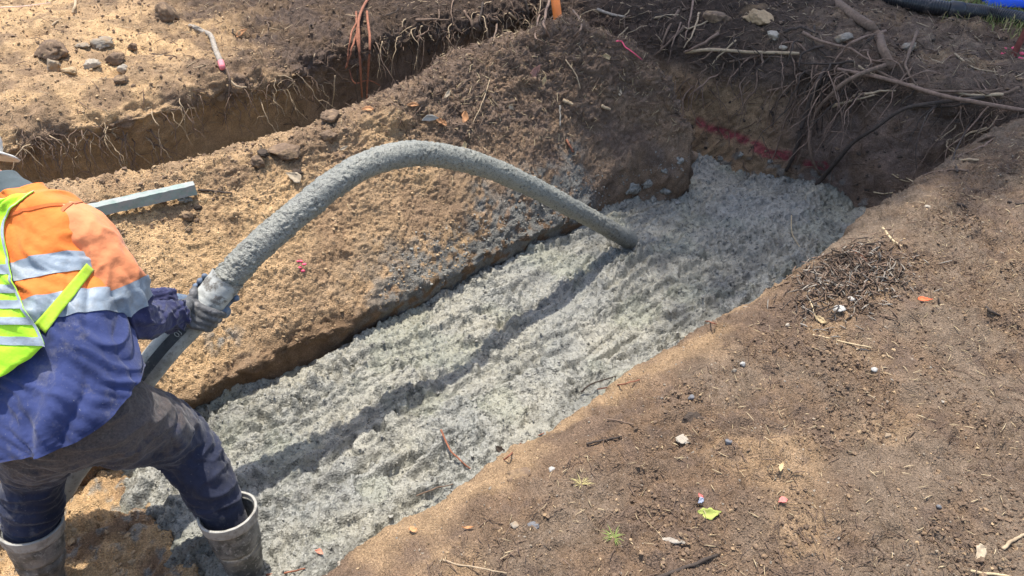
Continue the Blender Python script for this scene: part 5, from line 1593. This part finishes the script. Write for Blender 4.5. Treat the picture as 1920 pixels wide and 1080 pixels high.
# navy with brown dirt towards the hem: mask by position (dirt that stays with the cloth)
def navy_dirty(name, hemz, base=(0.022, 0.033, 0.105), fade=(0.042, 0.058, 0.165), amt=0.9):
    m = cloth(name, base, 0.88, [((0.42, 0.42, 0.40), 110, 0.64, 0.70, 0.5), ((0.26, 0.24, 0.21), 13, 0.54, 0.74, 0.4)], fade=fade)
    nt = m.node_tree; b = [n for n in nt.nodes if n.type == 'BSDF_PRINCIPLED'][0]
    src = b.inputs['Base Color'].links[0].from_socket
    P = N(nt, 'ShaderNodeNewGeometry').outputs['Position']
    sp = N(nt, 'ShaderNodeSeparateXYZ'); nt.links.new(P, sp.inputs[0])
    mr = N(nt, 'ShaderNodeMapRange'); mr.inputs[1].default_value = hemz[0]; mr.inputs[2].default_value = hemz[1]; mr.inputs[3].default_value = 0.30; mr.inputs[4].default_value = -0.35
    nt.links.new(sp.outputs[2], mr.inputs[0])
    nd = noise_node(nt, P, 18, 7, 0.8)
    ad = N(nt, 'ShaderNodeMath', operation='ADD'); nt.links.new(nd.outputs[0], ad.inputs[0]); nt.links.new(mr.outputs[0], ad.inputs[1])
    f = ramp(nt, ad.outputs[0], [(0.45, 0.0), (0.68, amt)])
    n3 = noise_node(nt, P, 150, 3, 0.7)
    dc = ramp(nt, n3.outputs[0], [(0.3, (0.045, 0.036, 0.030)), (0.7, (0.15, 0.115, 0.088))])
    c = mixc(nt, f.outputs[0], src, dc.outputs[0]); nt.links.new(c, b.inputs['Base Color'])
    return m
M_NAVYHEM = navy_dirty('navy_shirt', (0.06, 0.24))
M_TROUS = navy_dirty('navy_trousers', (0.12, -0.40), (0.014, 0.017, 0.034), (0.028, 0.033, 0.060), 0.7)

shirt = empty('shirt', (0, 0, 0)); shirt.parent = person; shirt.location = (0, 0, 0)
def plink(name, me, mat, parent=None):
    return link(name, me, mat, parent or person)
bpy.data.objects.remove(shirt)

def t_at(v, th=-1.05):
    ts = np.linspace(0, 1, 400); X, Y = proj(torso.pos(ts, np.full(400, th)))
    k = np.where(Y < v)[0]; return float(ts[k[0]]) if len(k) else 0.4
T_NAVY = t_at(592)      # navy below, orange above
def HEMF(T, H):
    h0 = 0.045 + 0.19 * (0.5 + 0.5 * np.cos(H - math.radians(35))) ** 1.3
    return h0 + T * (T_NAVY - h0) / T_NAVY, H
lower = plink('shirt_lower', torso.mesh('shirt_lower', 0, T_NAVY, nt=120, nh=200, tfun=HEMF), M_NAVYHEM)
upper = plink('shirt_upper', torso.mesh('shirt_upper', T_NAVY, 1.0, nt=110, nh=200), M_ORANGE)
plink('hem_seam', torso.mesh('hem_seam', 0.0, 0.012, nt=4, nh=200, off=0.0025, tfun=HEMF), M_NAVYHEM, lower)
def tape(t0, t1, name='reflective_strip', L=None, mat=None, parent=None, off=0.003, **kw):
    return plink(name, (L or torso).mesh(name, t0, t1, nt=14, nh=kw.pop('nh', 200), off=off, **kw), mat or M_SILVER, parent)
tape(T_NAVY - 0.005, t_at(553), parent=upper)
tape(t_at(518), t_at(480), parent=upper)

plink('yoke_seam', torso.mesh('yoke_seam', t_at(398), t_at(393), nt=4, nh=200, off=0.003), cloth('yoke_thread', (0.55, 0.13, 0.03)), upper)
# --- arms
def wr_arm(P, t, th):
    q = P
    a = np.abs(perlin(np.stack([t * 7 + 1.6 * np.sin(th + 1.0), np.cos(th + t * 2) * 1.7, np.sin(th + t * 2) * 1.7 + 3.3], -1)))
    elbow = np.exp(-((t - 0.5) / 0.16) ** 2) + 0.5 * sstep(0.75, 0.95, t) + 0.25
    rd = (1 - np.minimum(1, np.abs(perlin(np.stack([t * 9 + 1.2 * np.cos(th), np.cos(th) * 1.3 + 5, np.sin(th) * 1.3], -1))) * 2.6)) ** 2
    return 0.009 * rd * (0.3 + elbow) + 0.006 * fbm(q, 0.10, 2, 320.) + 0.016 * a * elbow + 0.004 * np.abs(perlin(P / 0.04)) - 0.006
RS = V3(-1.275, 2.035, 0.555)
armR = Loft([(-1.38, 2.045, 0.52), (-1.295, 2.035, 0.53), (-1.225, 2.005, 0.475), (-1.185, 1.965, 0.385), (-1.165, 1.955, 0.285), (-1.155, 2.02, 0.215), (-1.145, 2.10, 0.165), (-1.128, 2.165, 0.125)],
            [0.085, 0.092, 0.082, 0.076, 0.073, 0.066, 0.056, 0.046], [0.08, 0.088, 0.080, 0.076, 0.073, 0.066, 0.055, 0.046], (0.8, -0.3, 0.3), wr_arm)
LS = V3(-1.53, 2.18, 0.55)
armL = Loft([(-1.48, 2.10, 0.52), (-1.54, 2.14, 0.50), (-1.51, 2.17, 0.42), (-1.44, 2.17, 0.30), (-1.35, 2.17, 0.16), (-1.27, 2.23, 0.12), (-1.19, 2.29, 0.085)],
            [0.08, 0.085, 0.08, 0.075, 0.07, 0.055, 0.046], [0.08, 0.085, 0.078, 0.074, 0.07, 0.055, 0.046], (0.8, -0.3, 0.3), wr_arm)
for L_ in (armR, armL):
    TN = 0.475
    s1 = plink('sleeve', L_.mesh('sleeve', 0, TN, nt=90, nh=90), M_ARM)
    s2 = plink('sleeve_lower', L_.mesh('sleeve_lower', TN, 1, nt=110, nh=90), M_NAVY)
    tape(TN - 0.045, TN + 0.05, L=L_, nh=90, parent=s1)
    tape(0.975, 1.0, 'cuff', L_, M_NAVY, s2, 0.003, nh=90)
# armhole seam
plink('armhole_seam', armR.mesh('armhole_seam', 0.135, 0.145, nt=4, nh=90, off=0.003), cloth('seam', (0.45, 0.14, 0.05)), upper)

# --- trousers
def wr_leg(A):
    q = A + 0.03 * np.stack([perlin(A / 0.15 + 5), perlin(A / 0.15 + 8), perlin(A / 0.15 + 11)], -1)
    lowz = 1 - sstep(-0.45, 0.0, A[:, 2])
    hz = np.abs(perlin(np.stack([q[:, 0] / 0.22, q[:, 1] / 0.22, q[:, 2] / 0.045 + 0.8 * q[:, 0] / 0.1], -1)))
    rd = (1 - np.minimum(1, np.abs(perlin(np.stack([q[:, 0] / 0.2 + 9, q[:, 1] / 0.2, q[:, 2] / 0.07 + 0.5 * q[:, 0] / 0.1], -1))) * 2.6)) ** 2
    inb = sstep(-0.50, -0.40, A[:, 2])
    return inb * 0.010 * rd + inb * 0.007 * fbm(q, 0.12, 3, 330.) + inb * 0.022 * hz * (0.45 + 0.55 * lowz) + inb * 0.006 * np.abs(perlin(q / 0.035))
K1 = V3(-1.125, 1.93, -0.235); K2 = V3(-1.535, 1.80, -0.20)
trous = union_mesh('trousers', [
    ('b', PELV + V3(0, -0.01, -0.03), (0.185, 0.145, 0.15), np.array([[0.958, 0.287, 0], [-0.287, 0.958, 0], [0, 0, 1]])),
    ('c', [V3(-1.195, 1.73, 0.07), V3(-1.165, 1.83, -0.07), K1, V3(-1.055, 1.885, -0.38), V3(-0.995, 1.83, -0.56)], [0.128, 0.118, 0.094, 0.086, 0.072]),
    ('c', [V3(-1.355, 1.675, 0.06), V3(-1.45, 1.73, -0.06), K2, V3(-1.59, 1.765, -0.36), V3(-1.61, 1.735, -0.56)], [0.122, 0.112, 0.092, 0.086, 0.072]),
], 0.007, M_TROUS, person, 5, wr_leg)
# cargo pockets
def pocket(cx, n_, u_, w, h, nm='cargo_pocket'):
    n_ = Vector(n_).normalized(); u_ = Vector(u_).normalized(); v_ = n_.cross(u_)
    rows = []
    nn = 16
    base = Vector(cx)
    tr = bpy.data.objects['trousers']; bv = BVHTree.FromPolygons([ (v.co + tr.location + person.location)[:] for v in tr.data.vertices], [p.vertices[:] for p in tr.data.polygons])
    for i in range(nn):
        r_ = []
        for j in range(nn):
            a, b = (i / (nn - 1) - .5) * w, (j / (nn - 1) - .5) * h
            o_ = base + u_ * a + v_ * b + n_ * 0.15
            hh = bv.ray_cast(o_, -n_)
            e = min(i, j, nn - 1 - i, nn - 1 - j)
            p = hh[0] if hh[0] else base + u_ * a + v_ * b
            r_.append((p + n_ * (0.003 + 0.009 * min(e, 3) / 3 if e > 0 else -0.004))[:])
        rows.append(r_)
    return plink(nm, mesh_np(nm, np.array(rows).reshape(-1, 3), grid_faces(nn, nn)), M_TROUS)
pocket((-1.06, 1.83, -0.10), (0.9, -0.35, 0.2), (-.25, .3, -.9), 0.15, 0.12)
pocket((-1.57, 1.70, -0.05), (-0.9, -0.4, 0.1), (-.2, .2, -.95), 0.14, 0.12)

# --- rubber boots
def rubber():
    return simple('boot_rubber', (0.070, 0.072, 0.066), 0.55, 0.25, 20, 0.0015, 60, spec=0.45, dirt=[((0.22, 0.21, 0.185), 14, 0.42, 0.60), ((0.33, 0.32, 0.29), 60, 0.55, 0.66)])
M_RUB = rubber(); M_RIM = simple('boot_rim', (0.38, 0.365, 0.32), 0.7, 0.15, 20, 0.001, 60, dirt=[((0.22, 0.20, 0.17), 25, 0.48, 0.64)])
def boot(top, ank, toe_dir, ground):
    top, ank = Vector(top), Vector(ank)
    ax = (top - ank).normalized()
    b = empty('boot', (0, 0, 0)); b.parent = person
    b.location = Vector((ank.x, ank.y, ground)) - person.location
    # rubber body: shaft + foot as one closed union
    toe = Vector(toe_dir).normalized()
    heel = Vector((ank.x, ank.y, ground + 0.05)) - toe * 0.035
    body = union_mesh('rubber_shell', [
        ('c', [top - ax * 0.155, lerp(top, ank, 0.65), ank, Vector((ank.x, ank.y, ground + 0.07))], [0.080, 0.074, 0.060, 0.056]),
        ('c', [heel, heel + toe * 0.10 + V3(0, 0, 0.01), heel + toe * 0.20 + V3(0, 0, -0.008), heel + toe * 0.255 + V3(0, 0, -0.012)], [0.048, 0.052, 0.046, 0.036]),
    ], 0.006, M_RUB, b, 4, lambda A: 0.004 * np.abs(perlin(np.stack([A[:, 0] / 0.1, A[:, 1] / 0.1, A[:, 2] / 0.045], -1))) + 0.002 * fbm(A, 0.05, 2, 5.))
    # pale rolled rim, open at the top
    Ls = Loft([lerp(top, ank, 0.5), top - ax * 0.06, top - ax * 0.01], [0.077, 0.081, 0.086], [0.077, 0.081, 0.086], (1, 0, 0), lambda P, t, th: 0.003 * fbm(P, 0.05, 2, 5.))
    ob = link('shaft_top', Ls.mesh('shaft_top', nt=24, nh=64), M_RUB, b); ob.modifiers.new('t', 'SOLIDIFY').thickness = 0.005
    Lr = Loft([top - ax * 0.035, top - ax * 0.01, top + ax * 0.006], [0.087, 0.0895, 0.091], [0.087, 0.0895, 0.091], (1, 0, 0), lambda P, t, th: 0.0015 * fbm(P, 0.03, 2, 5.))
    rim = link('rim', Lr.mesh('rim', nt=16, nh=64), M_RIM, b)
    md = rim.modifiers.new('t', 'SOLIDIFY'); md.thickness = 0.009
    # rings moulded into the shaft and the sole
    for k, f in enumerate((0.22, 0.30)):
        c = lerp(top, ank, f)
        Lk = Loft([c - ax * 0.004, c, c + ax * 0.004], [0.080, 0.0825, 0.080], [0.080, 0.0825, 0.080], (1, 0, 0), None)
        link('moulded_ring', Lk.mesh('moulded_ring', nt=6, nh=48), M_RUB, b)
    sole = union_mesh('sole', [('b', Vector((ank.x, ank.y, ground + 0.012)) + toe * 0.085, (0.150, 0.054, 0.020), np.array([[toe.x, toe.y, 0], [-toe.y, toe.x, 0], [0, 0, 1]]))], 0.006, M_RUB, b, 1)
    return b
boot((-0.975, 1.815, -0.46), (-0.955, 1.785, -0.74), (0.1, 0.95, 0), -0.90)
boot((-1.605, 1.745, -0.435), (-1.625, 1.715, -0.68), (-0.6, 0.8, 0), -0.79)

# --- skin body: one continuous figure under the clothes, head and neck included
M_SKIN = simple('skin', (0.36, 0.185, 0.125), 0.55, 0.15, 40, 0.001, 160, spec=0.4)
NECKB = V3(-1.475, 2.11, 0.57); HEADC = V3(-1.69, 2.225, 0.668)
fwd = V3(0.62, 0.62, -0.48).normalized()            # where the face points: along the hose
upv = (HEADC - NECKB).normalized(); upv = (V3(-0.25, 0.15, 0.9) - fwd * V3(-0.25, 0.15, 0.9).dot(fwd)).normalized()
rgt = fwd.cross(upv).normalized()
HB = np.array([rgt[:], fwd[:], upv[:]])
def hp(r_, f_, u_): return HEADC + rgt * r_ + fwd * f_ + upv * u_
body = union_mesh('body', [
    ('b', hp(0, -0.012, 0.03), (0.074, 0.094, 0.088), HB),
    ('b', hp(0, 0.018, -0.045), (0.058, 0.072, 0.070), HB),
    ('b', hp(0, 0.055, -0.09), (0.030, 0.028, 0.025), HB),
    ('c', [hp(0, 0.085, 0.01), hp(0, 0.102, -0.022)], [0.009, 0.015]),
    ('c', [hp(-0.02, 0.082, -0.058), hp(0.02, 0.082, -0.058)], [0.010, 0.010]),
    ('c', [hp(-0.045, 0.07, 0.018), hp(0.045, 0.07, 0.018)], [0.018, 0.018]),
    ('b', hp(0.074, -0.012, -0.008), (0.010, 0.020, 0.032), HB), ('b', hp(-0.074, -0.012, -0.008), (0.010, 0.020, 0.032), HB),
    ('c', [hp(0, -0.03, -0.04), lerp(HEADC, NECKB, 0.6), NECKB], [0.058, 0.058, 0.062]),
    ('c', [NECKB, V3(-1.41, 2.01, 0.47), V3(-1.36, 1.92, 0.385), V3(-1.285, 1.80, 0.27), PELV], [0.06, 0.09, 0.11, 0.11, 0.11]),
    ('c', [V3(-1.375, 2.04, 0.50), V3(-1.29, 2.03, 0.51), V3(-1.205, 1.965, 0.385), V3(-1.178, 1.96, 0.285), V3(-1.145, 2.10, 0.165), V3(-1.125, 2.175, 0.118)], [0.06, 0.06, 0.045, 0.042, 0.036, 0.030]),
    ('c', [V3(-1.46, 2.11, 0.51), V3(-1.52, 2.15, 0.50), V3(-1.44, 2.16, 0.30), V3(-1.35, 2.17, 0.16), V3(-1.19, 2.29, 0.085)], [0.06, 0.06, 0.045, 0.042, 0.030]),
    ('c', [V3(-1.20, 1.73, 0.07), K1, V3(-1.0, 1.835, -0.56), V3(-0.965, 1.80, -0.72)], [0.09, 0.06, 0.045, 0.035]),
    ('c', [V3(-1.355, 1.675, 0.06), K2, V3(-1.61, 1.735, -0.55), V3(-1.625, 1.715, -0.68)], [0.09, 0.06, 0.045, 0.035]),
], 0.006, M_SKIN, person, 3)
# eyes, brows, mouth
M_EYE = simple('eye_white', (0.7, 0.68, 0.65), 0.3, 0.02, 10, 0.0); M_DARKV = simple('dark_hair', (0.035, 0.028, 0.022), 0.8, 0.2, 200, 0.001, 300)
for sx in (-1, 1):
    e = link('eye', rock_mesh('eye', (0.012, 0.012, 0.012), 900 + sx, 3, jag=0.0), M_EYE, person); e.location = hp(0.032 * sx, 0.078, 0.004) - person.location
# grey stubble beard shell and short hair at the nape
def shell(name, r, c, mat, cond, off=0.004):
    V, F = ico(5)
    W_ = (V * np.array(r)) @ HB + np.array(c[:])
    W_ += (V @ HB) * (off * (0.6 + 0.8 * np.abs(perlin(W_ / 0.006))))[:, None] * 0.5
    loc = (W_ - np.array(HEADC[:])) @ HB.T
    keep = cond(loc)
    Fk = F[keep[F].all(1)]
    return plink(name, mesh_np(name, W_, Fk), mat)
M_STUB = simple('grey_stubble', (0.32, 0.22, 0.18), 0.9, 0.35, 220, 0.002, 300)
shell('beard', (0.0595, 0.0735, 0.0715), hp(0, 0.018, -0.045), M_STUB, lambda l: (l[:, 2] < -0.035) & (l[:, 1] > -0.02))
shell('hair', (0.0765, 0.0965, 0.0905), hp(0, -0.012, 0.03), M_DARKV, lambda l: (l[:, 2] > -0.045) & (l[:, 1] < 0.02 - 0.0 * l[:, 2]) | (l[:, 2] > 0.055))
# safety glasses
gl = simple('glasses_frame', (0.012, 0.012, 0.014), 0.3, 0.05, 10, 0.0, spec=0.6)
for sx in (-1, 1):
    pts = []
    for k in range(9):
        aa = math.radians(-75 + k * 18.75) ; pts.append(hp(sx * (0.032 + 0.026 * math.sin(aa)), 0.092 - 0.012 * abs(math.sin(aa)) - (0.012 if sx * math.sin(aa) * sx > 0.5 else 0), 0.004 + 0.020 * math.cos(aa)))
    plink('glasses_temple', tube_mesh('glasses_temple', [hp(sx * 0.062, 0.074, 0.012), hp(sx * 0.078, 0.02, 0.010), hp(sx * 0.079, -0.03, 0.0), hp(sx * 0.074, -0.045, -0.02)], 0.0075, 0.005, n=16, seg=8), gl)
Vl, Fl = [], None
rows = []
for i in range(25):
    ph = math.radians(-62 + i * 124 / 24)
    rows.append([list(hp(0.071 * math.sin(ph), 0.030 + 0.071 * math.cos(ph), 0.004 + v * 0.022))[:3] for v in (-1, -.4, .2, 1)])
o = plink('glasses_lens', mesh_np('glasses_lens', np.array(rows).reshape(-1, 3), grid_faces(25, 4)), gl); o.modifiers.new('t', 'SOLIDIFY').thickness = 0.003
# hard hat: dome and brim
M_HAT = simple('hard_hat_white', (0.72, 0.70, 0.64), 0.35, 0.06, 12, 0.0, spec=0.5, dirt=[((0.45, 0.40, 0.32), 14, 0.6, 0.72)])
hat = empty('hard_hat', (0, 0, 0)); hat.parent = person; hat.location = hp(0, -0.01, 0.05) - person.location
Vd, Fd = ico(5)
dome = (Vd * np.array((0.108, 0.128, 0.105))); 
kk = Vd[:, 2] > -0.08
ridge = 0.006 * np.exp(-(Vd[:, 0] / 0.16) ** 2) * (Vd[:, 2] > 0.2)
dome = dome * (1 + ridge[:, None] * 8)
o = link('dome', mesh_np('dome', dome @ HB + np.array(hp(0, -0.008, 0.045)[:]), Fd[kk[Fd].all(1)]), M_HAT, hat); o.modifiers.new('t', 'SOLIDIFY').thickness = 0.003
rows = []
for i in range(73):
    ph = 2 * math.pi * i / 72
    ext = 0.012 + 0.040 * max(0, math.cos(ph)) ** 2 + 0.012 * max(0, -math.cos(ph))
    rr_ = []
    for k in range(5):
        e = ext * k / 4
        rr_.append(list(hp((0.107 + e) * math.sin(ph), -0.008 + (0.127 + e) * math.cos(ph), 0.040 - 0.25 * e - 0.004 * (k == 4))))
    rows.append(rr_)
o = link('brim', mesh_np('brim', np.array(rows).reshape(-1, 3), grid_faces(73, 5)), M_HAT, hat); o.modifiers.new('t', 'SOLIDIFY').thickness = 0.004
# collar
Lc = Loft([lerp(NECKB, HEADC, -0.12), lerp(NECKB, HEADC, 0.12), lerp(NECKB, HEADC, 0.30)], [0.080, 0.072, 0.074], [0.078, 0.070, 0.072], (0.26, -0.12, 0), lambda P, t, th: 0.004 * fbm(P, 0.05, 2, 7.))
o = plink('collar', Lc.mesh('collar', nt=20, nh=64), cloth('grey_collar', (0.07, 0.09, 0.095))); o.modifiers.new('t', 'SOLIDIFY').thickness = 0.004

# --- vest: sheet over the back, gathered to the worker's left, hanging clear at the waist

EX_V = [330, 352, 372, 395, 430, 475, 540, 590, 640, 700]; EX_X = [100, 72, 34, 9, 4, 12, 30, 56, 90, 100]
TH_END = math.radians(-262)
_tt = np.linspace(0.05, 1.0, 96)
_edge = []
for t in _tt:
    ths = np.radians(np.linspace(-10, -175, 166))
    X, Y = proj(torso.pos(np.full(166, t), ths, 0.02))
    f = X - np.interp(Y, EX_V, EX_X)
    k = np.where(f < 0)[0]
    _edge.append(ths[k[0]] if len(k) and k[0] > 0 else math.radians(-60))
_edge = np.array(_edge)
_edge = smooth_ax(_edge[:, None], 0, 3, 2)[:, 0]
def vest_th(t, u): return lerp(np.interp(t, _tt, _edge), TH_END, u)
def vest_off(t, u): return 0.014 + 0.040 * sstep(0.62, 0.25, t) * (0.4 + 0.6 * sstep(0.0, 0.2, u)) + 0.006 * np.sin(u * 30 + t * 6)
def vest_pos(t, u, off=0.0): return torso.pos(t, vest_th(t, u), vest_off(t, u) + off)
def solve_t(u, vfun):
    ts = np.linspace(0.0, 1.0, 300)
    X, Y = proj(vest_pos(ts, np.full(300, min(u, 0.45))))
    f = Y - vfun(X)
    k = np.where(f < 0)[0]
    return ts[k[0]] if len(k) else 0.3
US = np.linspace(0, 1, 110)
bot = np.array([solve_t(u, lambda X: np.interp(X, [-250, -80, 0, 50, 92], [770, 745, 708, 680, 636])) for u in US])
bot = smooth_ax(bot[:, None], 0, 3, 2)[:, 0]
rows = [vest_pos(lerp(bot, 0.985, k / 69), US) for k in range(70)]
o = plink('safety_vest', mesh_np('safety_vest', np.array(rows).reshape(-1, 3), grid_faces(70, 110)), M_LIME)
vest = o
md = o.modifiers.new('t', 'SOLIDIFY'); md.thickness = 0.003
for (va, vb) in ((500, 518), (537, 553), (566, 582), (598, 612), (634, 650)):
    ta = np.array([solve_t(u, lambda X: vb + 0.04 * (X - 60)) for u in US]); tb = np.array([solve_t(u, lambda X: va + 0.04 * (X - 60)) for u in US])
    ta = smooth_ax(ta[:, None], 0, 3, 1)[:, 0]; tb = smooth_ax(tb[:, None], 0, 3, 1)[:, 0]
    rows = [vest_pos(lerp(ta, tb, k / 7), US, 0.003) for k in range(8)]
    link('vest_strip', mesh_np('vest_strip', np.array(rows).reshape(-1, 3), grid_faces(8, 110)), M_SILVER, vest)
tv = np.linspace(bot[0], 0.985, 80)
rows = [vest_pos(tv, np.full(80, u), 0.0035) for u in (-0.001, 0.002, 0.005, 0.008)]
link('vest_binding', mesh_np('vest_binding', np.array(rows).reshape(-1, 3), grid_faces(4, 80)), M_SILVER, vest)

# side strap of the vest, lying across the ribs
_v = [v.co[:] for o_ in (lower, upper) for v in o_.data.vertices]
_n0 = len(lower.data.vertices)
_f = [list(p.vertices) for p in lower.data.polygons] + [[i_ + _n0 for i_ in p.vertices] for p in upper.data.polygons]
tb_ = BVHTree.FromPolygons(_v, _f)
rows = []
for k in range(30):
    q = k / 29
    cx, cy = lerp(170, 74, q), lerp(500, 616, q)
    r_ = []
    for m_ in range(6):
        a = (m_ / 5 - 0.5) * lerp(20, 27, q)
        px, py = cx + a * 0.72, cy + a * 0.62
        h = tb_.ray_cast(CAMP, ray(px, py).normalized())
        p = h[0] if h[0] else at_d(px, py, 2.1)
        r_.append((p - ray(px, py).normalized() * 0.010)[:])
    rows.append(r_)
g = smooth_ax(smooth_ax(np.array(rows), 0, 3, 2), 1, 1, 1)
o = link('vest_strap', mesh_np('vest_strap', g.reshape(-1, 3), grid_faces(30, 6)), M_LIMEBR, vest); o.modifiers.new('t', 'SOLIDIFY').thickness = 0.003

# --- gloved hands gripping the hose
M_GLOVE = simple('glove_rubber', (0.085, 0.085, 0.085), 0.6, 0.3, 30, 0.003, 70, spec=0.45, dirt=[((0.22, 0.21, 0.20), 25, 0.52, 0.68)])
M_GLOVE2 = simple('glove_blue', (0.12, 0.16, 0.22), 0.6, 0.3, 30, 0.003, 70, dirt=[((0.25, 0.25, 0.24), 25, 0.52, 0.68)])
def hand(name, px, py, a0, sgn, wrist, mat, l_sgn=1.0, label=None, spread=1.0):
    C = on_plane(px, py); 
    a = (on_plane(420, 530) - on_plane(305, 660)).normalized()
    v = (CAMP - C); v = (v - a * v.dot(a)).normalized(); b = a.cross(v)
    if b.x < 0: b = -b
    RH = 0.058
    def P(al, l, h):
        al = math.radians(a0 + sgn * al)
        return C + a * (l * l_sgn) + (v * math.cos(al) + b * math.sin(al)) * (RH + h)
    parts = []
    fl = [0.036, 0.012, -0.012, -0.034]
    for k, l0 in enumerate(fl):
        ln = [0.95, 1.06, 1.0, 0.82][k]
        l1 = l0 * spread
        pts = [P(-28, l1 * .75 + 0.002, 0.010), P(4, l1, 0.020), P(4 + 30 * ln, l1 + 0.012, 0.019), P(4 + 58 * ln, l1 + 0.018, 0.013), P(4 + 84 * ln, l1 + 0.020, 0.010)]
        parts.append(('c', pts, [0.0145, 0.0138, 0.0125, 0.0115, 0.0098]))
    # palm / back of the hand
    for l0 in (0.028, 0.010, -0.010, -0.026):
        parts.append(('c', [lerp(wrist, P(-40, l0, 0.016), 0.35), P(-45, l0 * 0.95, 0.012), P(-14, l0, 0.016)], [0.024, 0.018, 0.0165]))
    # thumb leaves the side of the palm and closes round the other way
    parts.append(('c', [P(-48, 0.018, 0.014), P(-48, 0.046, 0.018), P(-66, 0.060, 0.014), P(-92, 0.064, 0.011)], [0.018, 0.0155, 0.0135, 0.0115]))
    parts.append(('c', [wrist, P(-62, -0.004, 0.018)], [0.034, 0.026]))
    o = union_mesh(name, parts, 0.0032, mat, person, 3, lambda A: 0.0018 * np.abs(perlin(A / 0.012)) + 0.0015 * fbm(A, 0.03, 2, 9.))
    return o, P
wR = Vector(armR.c[-1]) 
gR, PR = hand('glove', 372, 590, 0, 1, wR, M_GLOVE)
dR = (PR(-50, 0, 0.01) - Vector(armR.c[-1])).normalized()
plink('glove_cuff', tube_mesh('glove_cuff', [Vector(armR.c[-2]) , Vector(armR.c[-1]), Vector(armR.c[-1]) + dR * 0.03], 0.040, 0.037, n=14, seg=24, rs=[0.038, 0.043, 0.035]), M_GLOVE)
gL, PL = hand('glove', 392, 562, 180, 1, Vector(armL.c[-1]), M_GLOVE2, l_sgn=1.0)
